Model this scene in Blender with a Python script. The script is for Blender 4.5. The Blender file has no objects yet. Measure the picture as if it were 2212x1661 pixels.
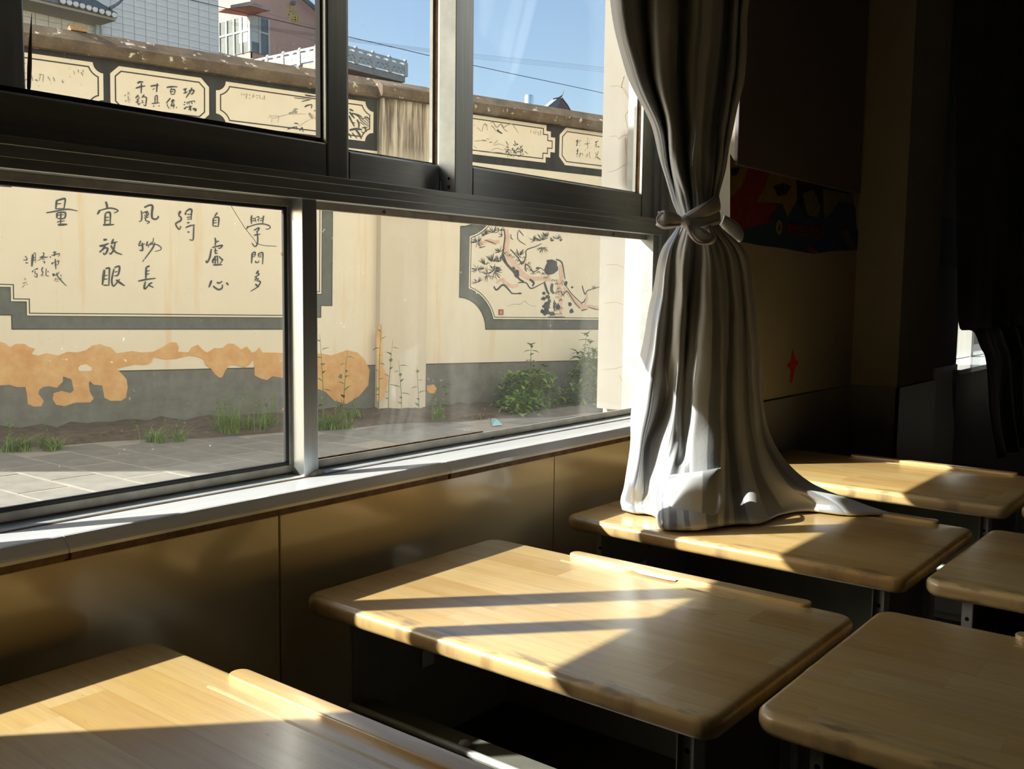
import bpy, bmesh, math, random
import numpy as np
from mathutils import Vector, Matrix
from mathutils.geometry import tessellate_polygon

SC = bpy.context.scene
COL = SC.collection
rnd = random.Random(7)

# ------------------------------------------------------------------ camera
CX, CY, FPX = 1106.0, 830.5, 2107.03          # principal point and focal length, for a 2212 x 1661 frame
YAW, PITCH, ROLL = math.radians(51.680), math.radians(-5.583), math.radians(0.737)
CAM = np.array([-0.8163, -1.0173, 1.1559])
_f = np.array([math.sin(YAW) * math.cos(PITCH), math.cos(YAW) * math.cos(PITCH), math.sin(PITCH)])
_r0 = np.array([math.cos(YAW), -math.sin(YAW), 0.0])
_u0 = np.cross(_r0, _f)
_r = _r0 * math.cos(ROLL) + _u0 * math.sin(ROLL)
_u = -_r0 * math.sin(ROLL) + _u0 * math.cos(ROLL)
RR = np.array([_r, _u, _f])
cd = bpy.data.cameras.new('camera')
cd.sensor_fit = 'HORIZONTAL'; cd.sensor_width = 36.0
cd.lens = 36.0 * FPX / 2212.0
cd.clip_start = 0.02; cd.clip_end = 300
cam = bpy.data.objects.new('camera', cd); COL.objects.link(cam)
cam.matrix_world = Matrix(((_r[0], _u[0], -_f[0], CAM[0]), (_r[1], _u[1], -_f[1], CAM[1]),
                           (_r[2], _u[2], -_f[2], CAM[2]), (0, 0, 0, 1)))
SC.camera = cam

# ------------------------------------------------------------------ world, sun, exposure
SUN_AZ, SUN_EL, SUN_E = math.radians(-42.5), math.radians(29.4), 6.2
wd = bpy.data.worlds.new('world'); SC.world = wd; wd.use_nodes = True
wt = wd.node_tree; wt.nodes.clear()
_o = wt.nodes.new('ShaderNodeOutputWorld'); _b = wt.nodes.new('ShaderNodeBackground')
_sk = wt.nodes.new('ShaderNodeTexSky'); _sk.sky_type = 'NISHITA'; _sk.sun_disc = False
_sk.sun_elevation = SUN_EL; _sk.sun_rotation = SUN_AZ - math.radians(5.0)      # compass angle of the same sun (47.5 deg left of +Y)
_sk.air_density = 1.0; _sk.dust_density = 2.2; _sk.ozone_density = 1.2
wt.links.new(_sk.outputs[0], _b.inputs['Color']); wt.links.new(_b.outputs[0], _o.inputs['Surface'])
_b.inputs['Strength'].default_value = 0.128
sl = bpy.data.lights.new('sun', 'SUN'); sl.energy = SUN_E; sl.angle = math.radians(0.53); sl.color = (1.0, 0.955, 0.87)
sun = bpy.data.objects.new('sun', sl); COL.objects.link(sun)
SDIR = Vector((math.cos(SUN_AZ) * math.cos(SUN_EL), math.sin(SUN_AZ) * math.cos(SUN_EL), -math.sin(SUN_EL)))
sun.rotation_euler = SDIR.to_track_quat('-Z', 'Y').to_euler(); sun.location = (-8, 9, 9)
SC.view_settings.view_transform = 'Standard'
try: SC.view_settings.look = 'None'
except Exception: pass
SC.view_settings.gamma = 1.0; SC.view_settings.use_curve_mapping = False
SC.view_settings.exposure = 1.0
SC.cycles.use_denoising = True
SC.cycles.max_bounces = 9; SC.cycles.diffuse_bounces = 5; SC.cycles.glossy_bounces = 4
SC.cycles.transparent_max_bounces = 24; SC.cycles.sample_clamp_indirect = 4.0
SC.cycles.caustics_reflective = False; SC.cycles.caustics_refractive = False

# ------------------------------------------------------------------ measuring helpers
def ray(px, py): return RR.T @ np.array([(px - CX) / FPX, -(py - CY) / FPX, 1.0])
def onz(px, py, z):
    d = ray(px, py); return CAM + d * ((z - CAM[2]) / d[2])
def ony(px, py, y):
    d = ray(px, py); return CAM + d * ((y - CAM[1]) / d[1])
def onx(px, py, x):
    d = ray(px, py); return CAM + d * ((x - CAM[0]) / d[0])
def onplane(px, py, p, n):
    d = ray(px, py); return CAM + d * (np.dot(np.asarray(p) - CAM, n) / np.dot(d, n))
def proj(P):
    c = RR @ (np.asarray(P, float) - CAM); return CX + FPX * c[0] / c[2], CY - FPX * c[1] / c[2]

# ------------------------------------------------------------------ object helpers
class MB:
    def __init__(s): s.v = []; s.f = []; s.uv = None
    def quad(s, *p):
        n = len(s.v); s.v += [tuple(q) for q in p]; s.f.append(tuple(range(n, n + len(p)))); return s
    def box(s, x0, x1, y0, y1, z0, z1):
        n = len(s.v)
        s.v += [(x0, y0, z0), (x1, y0, z0), (x1, y1, z0), (x0, y1, z0), (x0, y0, z1), (x1, y0, z1), (x1, y1, z1), (x0, y1, z1)]
        for q in ((0, 3, 2, 1), (4, 5, 6, 7), (0, 1, 5, 4), (1, 2, 6, 5), (2, 3, 7, 6), (3, 0, 4, 7)): s.f.append(tuple(n + i for i in q))
        return s
    def tube(s, pts, r, seg=8, cap=True):
        pts = [Vector(p) for p in pts]; rs = r if isinstance(r, (list, tuple)) else [r] * len(pts)
        n0 = len(s.v); up = Vector((0, 0, 1))
        for i, p in enumerate(pts):
            d = (pts[min(i + 1, len(pts) - 1)] - pts[max(i - 1, 0)]).normalized()
            a = d.cross(up if abs(d.z) < .9 else Vector((1, 0, 0))).normalized(); b = d.cross(a)
            for k in range(seg):
                t = 2 * math.pi * k / seg; q = p + a * (rs[i] * math.cos(t)) + b * (rs[i] * math.sin(t)); s.v.append(tuple(q))
        for i in range(len(pts) - 1):
            for k in range(seg):
                k2 = (k + 1) % seg; A = n0 + i * seg
                s.f.append((A + k, A + k2, A + seg + k2, A + seg + k))
        if cap:
            s.f.append(tuple(n0 + k for k in range(seg))[::-1]); L = n0 + (len(pts) - 1) * seg; s.f.append(tuple(L + k for k in range(seg)))
        return s
    def lathe(s, prof, c=(0, 0, 0), seg=16, axis='z'):
        n0 = len(s.v)
        for (r, h) in prof:
            for k in range(seg):
                t = 2 * math.pi * k / seg; a, b = r * math.cos(t), r * math.sin(t)
                p = {'z': (a, b, h), 'x': (h, a, b), 'y': (a, h, b)}[axis]
                s.v.append((c[0] + p[0], c[1] + p[1], c[2] + p[2]))
        for i in range(len(prof) - 1):
            for k in range(seg):
                k2 = (k + 1) % seg; A = n0 + i * seg; s.f.append((A + k, A + k2, A + seg + k2, A + seg + k))
        s.f.append(tuple(n0 + k for k in range(seg))[::-1]); L = n0 + (len(prof) - 1) * seg; s.f.append(tuple(L + k for k in range(seg)))
        return s
    def poly(s, pts):            # flat polygon given as 3-D points
        vs = [Vector(p) for p in pts]; n = len(s.v); s.v += [tuple(p) for p in vs]
        for t in tessellate_polygon([vs]): s.f.append(tuple(n + i for i in t))
        return s
    def prism(s, pts, off):      # polygon extruded by the vector off
        vs = [Vector(p) for p in pts]; off = Vector(off); n = len(s.v); m = len(vs)
        s.v += [tuple(p) for p in vs] + [tuple(p + off) for p in vs]
        for t in tessellate_polygon([vs]):
            s.f.append(tuple(n + i for i in t)); s.f.append(tuple(n + m + i for i in t[::-1]))
        for i in range(m):
            j = (i + 1) % m; s.f.append((n + i, n + j, n + m + j, n + m + i))
        return s
    def build(s, name, mat, parent=None, smooth=False, loc=None):
        me = bpy.data.meshes.new(name); me.from_pydata(s.v, [], s.f); me.update()
        bm = bmesh.new(); bm.from_mesh(me); bmesh.ops.recalc_face_normals(bm, faces=bm.faces); bm.to_mesh(me); bm.free()
        if mat: me.materials.append(mat)
        if smooth:
            me.polygons.foreach_set('use_smooth', [True] * len(me.polygons))
        o = bpy.data.objects.new(name, me); COL.objects.link(o)
        if parent is not None: o.parent = parent
        if loc: o.location = loc
        return o
def tag(o, label, cat, group=None, kind=None):
    if label: o['label'] = label
    if cat: o['category'] = cat
    if group: o['group'] = group
    if kind: o['kind'] = kind
    return o
def empty(name, loc=(0, 0, 0), parent=None):
    o = bpy.data.objects.new(name, None); COL.objects.link(o); o.location = loc; o.empty_display_size = .05
    if parent is not None: o.parent = parent
    return o
def structure(o): o['kind'] = 'structure'; return o
def bevel(o, w, seg=2, angle=35):
    m = o.modifiers.new('bevel', 'BEVEL'); m.width = w; m.segments = seg; m.limit_method = 'ANGLE'; m.angle_limit = math.radians(angle)
    for p in o.data.polygons: p.use_smooth = False
    return o
def box(name, mat, parent, x0, x1, y0, y1, z0, z1, bv=0.0):
    o = MB().box(x0, x1, y0, y1, z0, z1).build(name, mat, parent)
    if bv: bevel(o, bv)
    return o
def inst(name, src, parent, loc, rot=(0, 0, 0), scale=(1, 1, 1)):
    o = bpy.data.objects.new(name, src.data); COL.objects.link(o); o.parent = parent
    o.location = loc; o.rotation_euler = rot; o.scale = scale; return o
def copy_tree(o, parent=None):
    c = o.copy(); COL.objects.link(c); c.parent = parent
    for ch in list(o.children): copy_tree(ch, c)
    return c
def crom(pts, n=8, closed=False):            # Catmull-Rom through points
    P = [np.array(p, float) for p in pts]
    if len(P) < 3: return [P[0] + (P[-1] - P[0]) * t for t in np.linspace(0, 1, n)]
    out = []; m = len(P)
    rng = m if closed else m - 1
    for i in range(rng):
        g = (lambda k: P[k % m]) if closed else (lambda k: P[min(max(k, 0), m - 1)])
        a, b, c, d = g(i - 1), g(i), g(i + 1), g(i + 2)
        for k in range(n):
            t = k / n
            out.append(.5 * (2 * b + (c - a) * t + (2 * a - 5 * b + 4 * c - d) * t * t + (3 * b - a - 3 * c + d) * t ** 3))
    if not closed: out.append(P[-1])
    return out

# ------------------------------------------------------------------ materials
def N(nt, t, **kw):
    n = nt.nodes.new(t)
    for k, v in kw.items():
        if k.startswith('i_'): n.inputs[k[2:].replace('_', ' ')].default_value = v
        else: setattr(n, k, v)
    return n
def new_mat(name):
    m = bpy.data.materials.new(name); m.use_nodes = True; nt = m.node_tree
    return m, nt, nt.nodes['Principled BSDF']
def c4(c): return (c[0], c[1], c[2], 1.0)
def pmat(name, col, rough=.6, metal=0.0, var=0.0, scale=8.0, bump=0.0, bscale=60.0, coat=0.0, stretch=None, col2=None, spec=None, detail=5):
    m, nt, b = new_mat(name); L = nt.links.new
    b.inputs['Roughness'].default_value = rough; b.inputs['Metallic'].default_value = metal
    b.inputs['Coat Weight'].default_value = coat; b.inputs['Coat Roughness'].default_value = .1
    if spec is not None: b.inputs['Specular IOR Level'].default_value = spec
    tc = N(nt, 'ShaderNodeTexCoord'); mp = N(nt, 'ShaderNodeMapping')
    if stretch: mp.inputs['Scale'].default_value = stretch
    L(tc.outputs['Object'], mp.inputs[0])
    if var > 0 or col2:
        nz = N(nt, 'ShaderNodeTexNoise', i_Scale=scale, i_Detail=float(detail), i_Roughness=.65)
        L(mp.outputs[0], nz.inputs['Vector'])
        rp = N(nt, 'ShaderNodeValToRGB')
        a = col2 if col2 else tuple(x * (1 - var) for x in col); z = col if col2 else tuple(min(1, x * (1 + var)) for x in col)
        rp.color_ramp.elements[0].position = .33; rp.color_ramp.elements[0].color = c4(a)
        rp.color_ramp.elements[1].position = .67; rp.color_ramp.elements[1].color = c4(z)
        L(nz.outputs['Fac'], rp.inputs[0]); L(rp.outputs[0], b.inputs['Base Color'])
    else: b.inputs['Base Color'].default_value = c4(col)
    if bump > 0:
        nb = N(nt, 'ShaderNodeTexNoise', i_Scale=bscale, i_Detail=4.0); L(mp.outputs[0], nb.inputs['Vector'])
        bp = N(nt, 'ShaderNodeBump', i_Strength=bump, i_Distance=.01); L(nb.outputs['Fac'], bp.inputs['Height']); L(bp.outputs[0], b.inputs['Normal'])
    return m
def mixc(nt, fac, a, b, mode='MIX'):
    n = nt.nodes.new('ShaderNodeMix'); n.data_type = 'RGBA'; n.blend_type = mode
    for sock, v in ((n.inputs[0], fac), (n.inputs[6], a), (n.inputs[7], b)):
        if hasattr(v, 'is_output'): nt.links.new(v, sock)
        elif isinstance(v, (int, float)): sock.default_value = v
        else: sock.default_value = c4(v)
    return n.outputs[2]
def mth(nt, op, a, b=None, clamp=False):
    n = nt.nodes.new('ShaderNodeMath'); n.operation = op; n.use_clamp = clamp
    for i, v in enumerate((a, b)):
        if v is None: continue
        if hasattr(v, 'is_output'): nt.links.new(v, n.inputs[i])
        else: n.inputs[i].default_value = v
    return n.outputs[0]
def ramp(nt, fac, stops):
    r = nt.nodes.new('ShaderNodeValToRGB'); e = r.color_ramp.elements
    while len(e) > 1: e.remove(e[-1])
    e[0].position = stops[0][0]; e[0].color = c4(stops[0][1]) if not isinstance(stops[0][1], float) else (stops[0][1],) * 3 + (1,)
    for p, c in stops[1:]:
        q = e.new(p); q.color = c4(c) if not isinstance(c, float) else (c,) * 3 + (1,)
    nt.links.new(fac, r.inputs[0]); return r.outputs[0]

M = {}
M['alu'] = pmat('anodised_aluminium', (.50, .52, .52), .34, .92, var=.10, scale=5, bump=.03, bscale=9, stretch=(1, 6, 30))
M['alu_v'] = pmat('anodised_aluminium_upright', (.50, .52, .52), .34, .92, var=.10, scale=5, stretch=(30, 6, 1))
M['alu_light'] = pmat('weathered_aluminium', (.52, .55, .55), .5, .35, var=.15, scale=14, bump=.05, bscale=40)
M['alu_jamb'] = pmat('dull_aluminium_jamb', (.30, .32, .31), .5, .4, var=.15, scale=14)
M['bead'] = pmat('dusty_aluminium_bead', (.40, .37, .31), .5, .45, var=.25, scale=16)
M['gasket'] = pmat('black_rubber', (.012, .012, .012), .55)
M['rust'] = pmat('rusty_screw', (.16, .07, .035), .8, .2, var=.4, scale=200)
M['dirt'] = pmat('orange_dirt', (.26, .16, .085), .95, var=.4, scale=60)
M['sill'] = pmat('white_glazed_tile', (.88, .89, .90), .10, var=.05, scale=5, stretch=(2, 12, 12), col2=(.80, .82, .85))
M['sill_edge'] = pmat('brown_tile_edge', (.15, .085, .04), .7, var=.4, scale=60)
M['walltile'] = pmat('beige_glazed_wall_tile', (.72, .585, .36), .16, var=.06, scale=2.5, coat=.3, bump=.015, bscale=6)
M['grout'] = pmat('grout', (.24, .17, .09), .9)
M['plaster_in'] = pmat('cream_interior_plaster', (.27, .25, .205), .85, var=.06, scale=3)
M['dark_in'] = pmat('grey_interior_plaster', (.33, .30, .25), .9, var=.1, scale=3)
M['dado_in'] = pmat('grey_dado_tile', (.15, .145, .14), .3, var=.1, scale=4)
M['floor'] = pmat('dark_terrazzo_floor', (.30, .28, .24), .45, var=.3, scale=120)
M['ceil'] = pmat('ceiling_paint', (.70, .67, .60), .9)
M['steel'] = pmat('grey_green_enamelled_steel', (.20, .20, .165), .45, .1, var=.12, scale=20)
M['steel_lt'] = pmat('pale_enamelled_steel', (.52, .54, .52), .45, .1, var=.12, scale=20)
M['hole'] = pmat('dark_hole', (.01, .01, .01), .9)
M['paper'] = pmat('white_printed_paper', (.80, .81, .86), .7)
M['ink_blue'] = pmat('pale_print', (.30, .33, .42), .8)
M['tape'] = pmat('yellowed_clear_tape', (.72, .62, .42), .25, var=.1, scale=60)
M['eraser'] = pmat('pale_stone', (.45, .42, .36), .7, var=.2, scale=200)

def wood_mat():
    m, nt, b = new_mat('laminated_rubberwood'); L = nt.links.new
    tc = N(nt, 'ShaderNodeTexCoord'); oi = N(nt, 'ShaderNodeObjectInfo'); sx = N(nt, 'ShaderNodeSeparateXYZ')
    L(tc.outputs['Object'], sx.inputs[0]); X, Y, Z = sx.outputs
    off = mth(nt, 'MULTIPLY', oi.outputs['Random'], 37.0)
    sid = mth(nt, 'FLOOR', mth(nt, 'DIVIDE', X, .058))
    w1 = N(nt, 'ShaderNodeTexWhiteNoise', noise_dimensions='2D'); c1 = N(nt, 'ShaderNodeCombineXYZ'); L(sid, c1.inputs[0]); L(off, c1.inputs[1]); L(c1.outputs[0], w1.inputs['Vector'])
    seg = mth(nt, 'FLOOR', mth(nt, 'ADD', mth(nt, 'DIVIDE', Y, .29), mth(nt, 'MULTIPLY', w1.outputs['Value'], 9.0)))
    w2 = N(nt, 'ShaderNodeTexWhiteNoise', noise_dimensions='3D'); c2 = N(nt, 'ShaderNodeCombineXYZ'); L(sid, c2.inputs[0]); L(seg, c2.inputs[1]); L(off, c2.inputs[2]); L(c2.outputs[0], w2.inputs['Vector'])
    base = ramp(nt, w2.outputs['Value'], [(0, (.64, .395, .125)), (.45, (.74, .49, .17)), (1, (.82, .60, .26))])
    # long grain
    cv = N(nt, 'ShaderNodeCombineXYZ'); L(mth(nt, 'ADD', X, mth(nt, 'MULTIPLY', w2.outputs['Value'], 3.0)), cv.inputs[0]); L(mth(nt, 'MULTIPLY', Y, .045), cv.inputs[1]); L(mth(nt, 'MULTIPLY', Z, .6), cv.inputs[2])
    g1 = N(nt, 'ShaderNodeTexNoise', i_Scale=150.0, i_Detail=6.0, i_Roughness=.7); L(cv.outputs[0], g1.inputs['Vector'])
    cv2 = N(nt, 'ShaderNodeCombineXYZ'); L(mth(nt, 'ADD', X, mth(nt, 'MULTIPLY', w2.outputs['Value'], 5.0)), cv2.inputs[0]); L(mth(nt, 'MULTIPLY', Y, .16), cv2.inputs[1])
    g2 = N(nt, 'ShaderNodeTexNoise', i_Scale=26.0, i_Detail=3.0); L(cv2.outputs[0], g2.inputs['Vector'])
    col = mixc(nt, ramp(nt, g1.outputs['Fac'], [(.35, 0.0), (.72, .55)]), base, (.50, .28, .095))
    col = mixc(nt, ramp(nt, g2.outputs['Fac'], [(.42, 0.0), (.75, .45)]), col, (.80, .62, .36))
    # pores, knots and ink marks
    cv3 = N(nt, 'ShaderNodeCombineXYZ'); L(X, cv3.inputs[0]); L(mth(nt, 'MULTIPLY', Y, .25), cv3.inputs[1]); L(off, cv3.inputs[2])
    pz = N(nt, 'ShaderNodeTexNoise', i_Scale=210.0, i_Detail=2.0); L(cv3.outputs[0], pz.inputs['Vector'])
    col = mixc(nt, ramp(nt, pz.outputs['Fac'], [(.72, 0.0), (.80, .55)]), col, (.13, .07, .03))
    dz = N(nt, 'ShaderNodeTexNoise', i_Scale=5.0, i_Detail=5.0); cvd = N(nt, 'ShaderNodeVectorMath', operation='ADD'); cc = N(nt, 'ShaderNodeCombineXYZ'); L(off, cc.inputs[0]); L(tc.outputs['Object'], cvd.inputs[0]); L(cc.outputs[0], cvd.inputs[1]); L(cvd.outputs[0], dz.inputs['Vector'])
    col = mixc(nt, ramp(nt, dz.outputs['Fac'], [(.5, 0.0), (.8, .30)]), col, (.33, .26, .17))
    # worn, grimy rounded arris on the seat side
    ex = mth(nt, 'SUBTRACT', .026, mth(nt, 'ABSOLUTE', mth(nt, 'SUBTRACT', X, .006)))
    ez = N(nt, 'ShaderNodeTexNoise', i_Scale=70.0, i_Detail=4.0); L(cv3.outputs[0], ez.inputs['Vector'])
    em = mth(nt, 'MULTIPLY', mth(nt, 'MULTIPLY', ex, 60.0, True), ramp(nt, ez.outputs['Fac'], [(.52, 0.0), (.62, .6)]))
    col = mixc(nt, em, col, (.16, .11, .06))
    # glue lines between the strips
    fr = mth(nt, 'ABSOLUTE', mth(nt, 'SUBTRACT', mth(nt, 'FRACT', mth(nt, 'DIVIDE', X, .058)), .5))
    col = mixc(nt, ramp(nt, fr, [(.485, 0.0), (.5, .4)]), col, (.32, .18, .07))
    L(col, b.inputs['Base Color']); b.inputs['Coat Weight'].default_value = 1.0; b.inputs['Coat Roughness'].default_value = .24
    L(ramp(nt, g1.outputs['Fac'], [(.3, .30), (.7, .46)]), b.inputs['Roughness'])
    bp = N(nt, 'ShaderNodeBump', i_Strength=.10, i_Distance=.002); L(g1.outputs['Fac'], bp.inputs['Height']); L(bp.outputs[0], b.inputs['Normal'])
    return m
M['wood'] = wood_mat()

def glass_mat(name, haze, seed, streak=0.0):
    m, nt, b = new_mat(name); nt.nodes.remove(b); L = nt.links.new; out = nt.nodes['Material Output']
    tr = N(nt, 'ShaderNodeBsdfTransparent'); tr.inputs[0].default_value = (.95, .97, .965, 1)
    gl = N(nt, 'ShaderNodeBsdfGlossy'); gl.inputs['Roughness'].default_value = .02
    ge = N(nt, 'ShaderNodeNewGeometry'); dp = N(nt, 'ShaderNodeVectorMath', operation='DOT_PRODUCT'); L(ge.outputs['Normal'], dp.inputs[0]); L(ge.outputs['Incoming'], dp.inputs[1])
    fr = mth(nt, 'ADD', mth(nt, 'MULTIPLY', mth(nt, 'POWER', mth(nt, 'SUBTRACT', 1.0, mth(nt, 'ABSOLUTE', dp.outputs['Value'])), 5.0), .96), .025)
    mx = N(nt, 'ShaderNodeMixShader'); L(fr, mx.inputs[0]); L(tr.outputs[0], mx.inputs[1]); L(gl.outputs[0], mx.inputs[2])
    dt = N(nt, 'ShaderNodeBsdfTranslucent'); dt.inputs[0].default_value = (.8, .8, .78, 1)
    df = N(nt, 'ShaderNodeBsdfDiffuse'); df.inputs[0].default_value = (.8, .8, .78, 1)
    dd = N(nt, 'ShaderNodeMixShader', i_Fac=.5); L(dt.outputs[0], dd.inputs[1]); L(df.outputs[0], dd.inputs[2])
    tc = N(nt, 'ShaderNodeTexCoord'); mp = N(nt, 'ShaderNodeMapping'); mp.inputs['Location'].default_value = (seed, seed * 1.7, seed * .3); L(tc.outputs['Object'], mp.inputs[0])
    n1 = N(nt, 'ShaderNodeTexNoise', i_Scale=3.0, i_Detail=6.0, i_Roughness=.7); L(mp.outputs[0], n1.inputs['Vector'])
    v1 = N(nt, 'ShaderNodeTexNoise', i_Scale=150.0, i_Detail=2.0); L(mp.outputs[0], v1.inputs['Vector'])
    v2 = N(nt, 'ShaderNodeTexNoise', i_Scale=14.0, i_Detail=3.0); L(mp.outputs[0], v2.inputs['Vector'])
    sp = mth(nt, 'MULTIPLY', ramp(nt, v1.outputs['Fac'], [(.70, 0.0), (.76, .55)]), ramp(nt, v2.outputs['Fac'], [(.50, 0.0), (.72, 1.0)]))
    f = mth(nt, 'ADD', ramp(nt, n1.outputs['Fac'], [(.35, haze * .4), (.75, haze * 1.8)]), sp)
    if streak:
        ms = N(nt, 'ShaderNodeMapping'); ms.inputs['Scale'].default_value = (1, 1, .12); ms.inputs['Rotation'].default_value = (0, math.radians(14), 0); L(tc.outputs['Object'], ms.inputs[0])
        ns = N(nt, 'ShaderNodeTexNoise', i_Scale=9.0, i_Detail=4.0); L(ms.outputs[0], ns.inputs['Vector'])
        f = mth(nt, 'ADD', f, ramp(nt, ns.outputs['Fac'], [(.52, 0.0), (.72, streak)]))
    mm = N(nt, 'ShaderNodeMixShader'); L(f, mm.inputs[0]); L(mx.outputs[0], mm.inputs[1]); L(dd.outputs[0], mm.inputs[2])
    L(mm.outputs[0], out.inputs['Surface']); return m
M['glass_a'] = glass_mat('dusty_window_glass', .012, 3.1)
M['glass_b'] = glass_mat('streaky_window_glass', .014, 8.3, .07)
M['glass_c'] = glass_mat('clear_window_glass', .006, 5.7, .03)
# ================================================================== ROOM SHELL
YW = .055                 # room face of the window wall
YP = -.008                # room face of the pier between the windows
YO = .325                 # street face of the window wall
X0, X1 = -.955, 1.2747     # first window opening
ZS, ZT = .8592, 2.32       # sill and head of the openings
W2X0, W2X1 = ony(2070, 700, YP)[0], 5.60   # second window opening
floor = structure(box('floor', M['floor'], None, -3.2, 7.6, -6.6, YO, -.12, 0))
structure(box('ceiling', M['ceil'], None, -3.2, 7.6, -6.6, YO, 3.25, 3.4))
mb = MB()
for a, b, c in ((-3.2, X0, YW), (X1, W2X0, YP), (W2X1, 7.6, YP)): mb.box(a, b, c, YO, 0, 3.25)
for a, b in ((X0, X1), (W2X0, W2X1)):
    mb.box(a, b, YW + .006, YO, 0, ZS - .022); mb.box(a, b, YW, YO, ZT, 3.25)
wallw = structure(mb.build('wall_window', M['plaster_in']))
# outer plaster reveal of the right jamb and the street face, cream in the sun
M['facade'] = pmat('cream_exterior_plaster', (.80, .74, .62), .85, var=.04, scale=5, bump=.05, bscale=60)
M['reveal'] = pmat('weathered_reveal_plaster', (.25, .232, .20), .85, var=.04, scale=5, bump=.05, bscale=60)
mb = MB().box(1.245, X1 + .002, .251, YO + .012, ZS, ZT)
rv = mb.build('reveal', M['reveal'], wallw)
mb = MB()
for a, b, c, d in ((-3.2, X0, 0, 3.25), (X1, W2X0, 0, 3.25), (W2X1, 7.6, 0, 3.25), (X0, X1, 0, ZS - .03), (X0, X1, ZT, 3.25), (W2X0, W2X1, 0, ZS - .03), (W2X0, W2X1, ZT, 3.25)):
    mb.box(a, b, YO, YO + .012, c, d)
mb.build('facade_render', M['facade'], wallw)
# hairline cracks in the reveal
M['crack'] = pmat('crack_shadow', (.26, .19, .11), .95)
def crack_poly(pts, w):
    P = [onx(*p, 1.2446) for p in pts]; mb = MB()
    for a, b in zip(P[:-1], P[1:]):
        d = (b - a); d /= (np.linalg.norm(d) + 1e-9); n = np.array([0, -d[2], d[1]]) * w
        mb.quad(a - n, b - n, b + n, a + n)
    return mb.build('hairline_crack', M['crack'], rv)
for pts in ([(1342, 190), (1348, 165), (1341, 185), (1356, 210), (1362, 230), (1350, 250), (1355, 275), (1366, 268)],
            [(1319, 186), (1335, 185), (1350, 192), (1357, 208), (1371, 216)], [(1317, 295), (1330, 293), (1336, 300), (1345, 293), (1356, 290), (1363, 272)],
            [(1315, 371), (1330, 368), (1345, 358), (1364, 350)], [(1308, 572), (1330, 571), (1350, 578), (1368, 572)], [(1306, 655), (1330, 652), (1352, 660), (1370, 664)],
            [(1302, 798), (1330, 796), (1342, 792), (1368, 802)], [(1337, 810), (1345, 825), (1350, 828)], [(1350, 300), (1352, 330), (1360, 345)]):
    crack_poly(pts, .0006)
structure(box('wall_bounce', M['facade'], None, -8, 12, YO - .1, YO + .012, 3.4, 7.2))  # unseen facade added overhead to bounce sunlight onto the boundary wall
structure(box('wall_front', M['dark_in'], None, 7.5, 7.62, -6.6, YO, 0, 3.25))
structure(box('wall_back', M['dark_in'], None, -3.3, -3.2, -6.6, YO, 0, 3.25))
structure(box('wall_right', M['dark_in'], None, -3.3, 7.62, -6.72, -6.6, 0, 3.25))
# unseen slab added outside to keep the sun off the upper panes
structure(box('ceiling_sun_blocker', M['facade'], None, -3.4, -.44, YO + .012, 1.82, 2.70, 2.82))
# pilaster between the two windows
XP = ony(1850, 560, YP)[0]; YPF = onx(1938, 823, XP)[1]; ZD = .884
pil = structure(box('wall_pilaster', M['plaster_in'], None, XP, XP + .37, YPF, YP + .02, 0, 3.25))
# grey dado on pier and pilaster
dd = empty('trim_1'); structure(dd)
box('dado_panel', M['dado_in'], dd, X1 + .02, XP - .008, YP - .006, YP, 0, ZD)
box('dado_panel', M['dado_in'], dd, XP - .008, XP, YPF - .008, YP - .006, 0, ZD)
box('dado_panel', M['dado_in'], dd, XP - .008, XP + .378, YPF - .008, YPF, 0, ZD)
box('dado_panel', M['dado_in'], dd, XP + .37, W2X0, YP - .006, YP, 0, ZD)
# glazed wall tiles under the window
mb = MB(); mb.box(-1.5, X1, YW - .002, YW + .006, 0, ZS - .0156)
mb.build('grout_bed', M['grout'], wallw)
JT = [-1.263, -.6275, .010, .6475]        # vertical joints
edges = [-1.5] + JT + [X1 + .10]
tz = [(0.0, .278), (.281, .558), (.561, .836)]
edges = [-1.5, -1.270, -.626, .018, .662, X1]
for i in range(len(edges) - 1):
    for z0, z1 in ((.003, .279), (.281, .8432)):
        if z1 < .3: pass
        o = box('wall_tile', M['walltile'], wallw, edges[i] + .0012, edges[i + 1] - .0012, YW - .009, YW - .002, z0, z1, .0012)
# ------------------------------------------------------------------ window sill
sill = structure(empty('trim_2'))
sj = [-1.0, -.285, .350, .985, X1]
sj = [X0, -.280, .363, 1.006, X1]
for a, b in zip(sj[:-1], sj[1:]):
    sp = [(.1575, ZS - .006), (.1575, ZS + .0012), (.0545, ZS + .0122), (.0520, ZS + .0112), (.0415, ZS + .0006), (.0400, ZS - .002), (.0400, ZS - .006)]
    MB().prism([(a + .0006, y_, z_) for y_, z_ in sp], (b - a - .0012, 0, 0)).build('sill_tile', M['sill'], sill)
    box('sill_edge_strip', M['sill_edge'], sill, a + .004, b - .004, .0435, .055, ZS - .0155, ZS - .006)
box('mortar_bed', M['dirt'], sill, X0, X1, .050, .157, ZS - .024, ZS - .0065)

# ================================================================== WINDOW 1
YF = .1596
win = structure(empty('window_1', (0, 0, 0)))
win['label'] = 'aluminium sliding window with fixed lower lights'
# bottom frame member
box('bottom_frame', M['alu_light'], win, X0, X1, .1582, .1945, ZS - .02, ZS + .0035, .001)
box('bottom_frame', M['alu_light'], win, X0, X1, .1968, .215, ZS - .02, ZS + .0065, .001)
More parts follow.
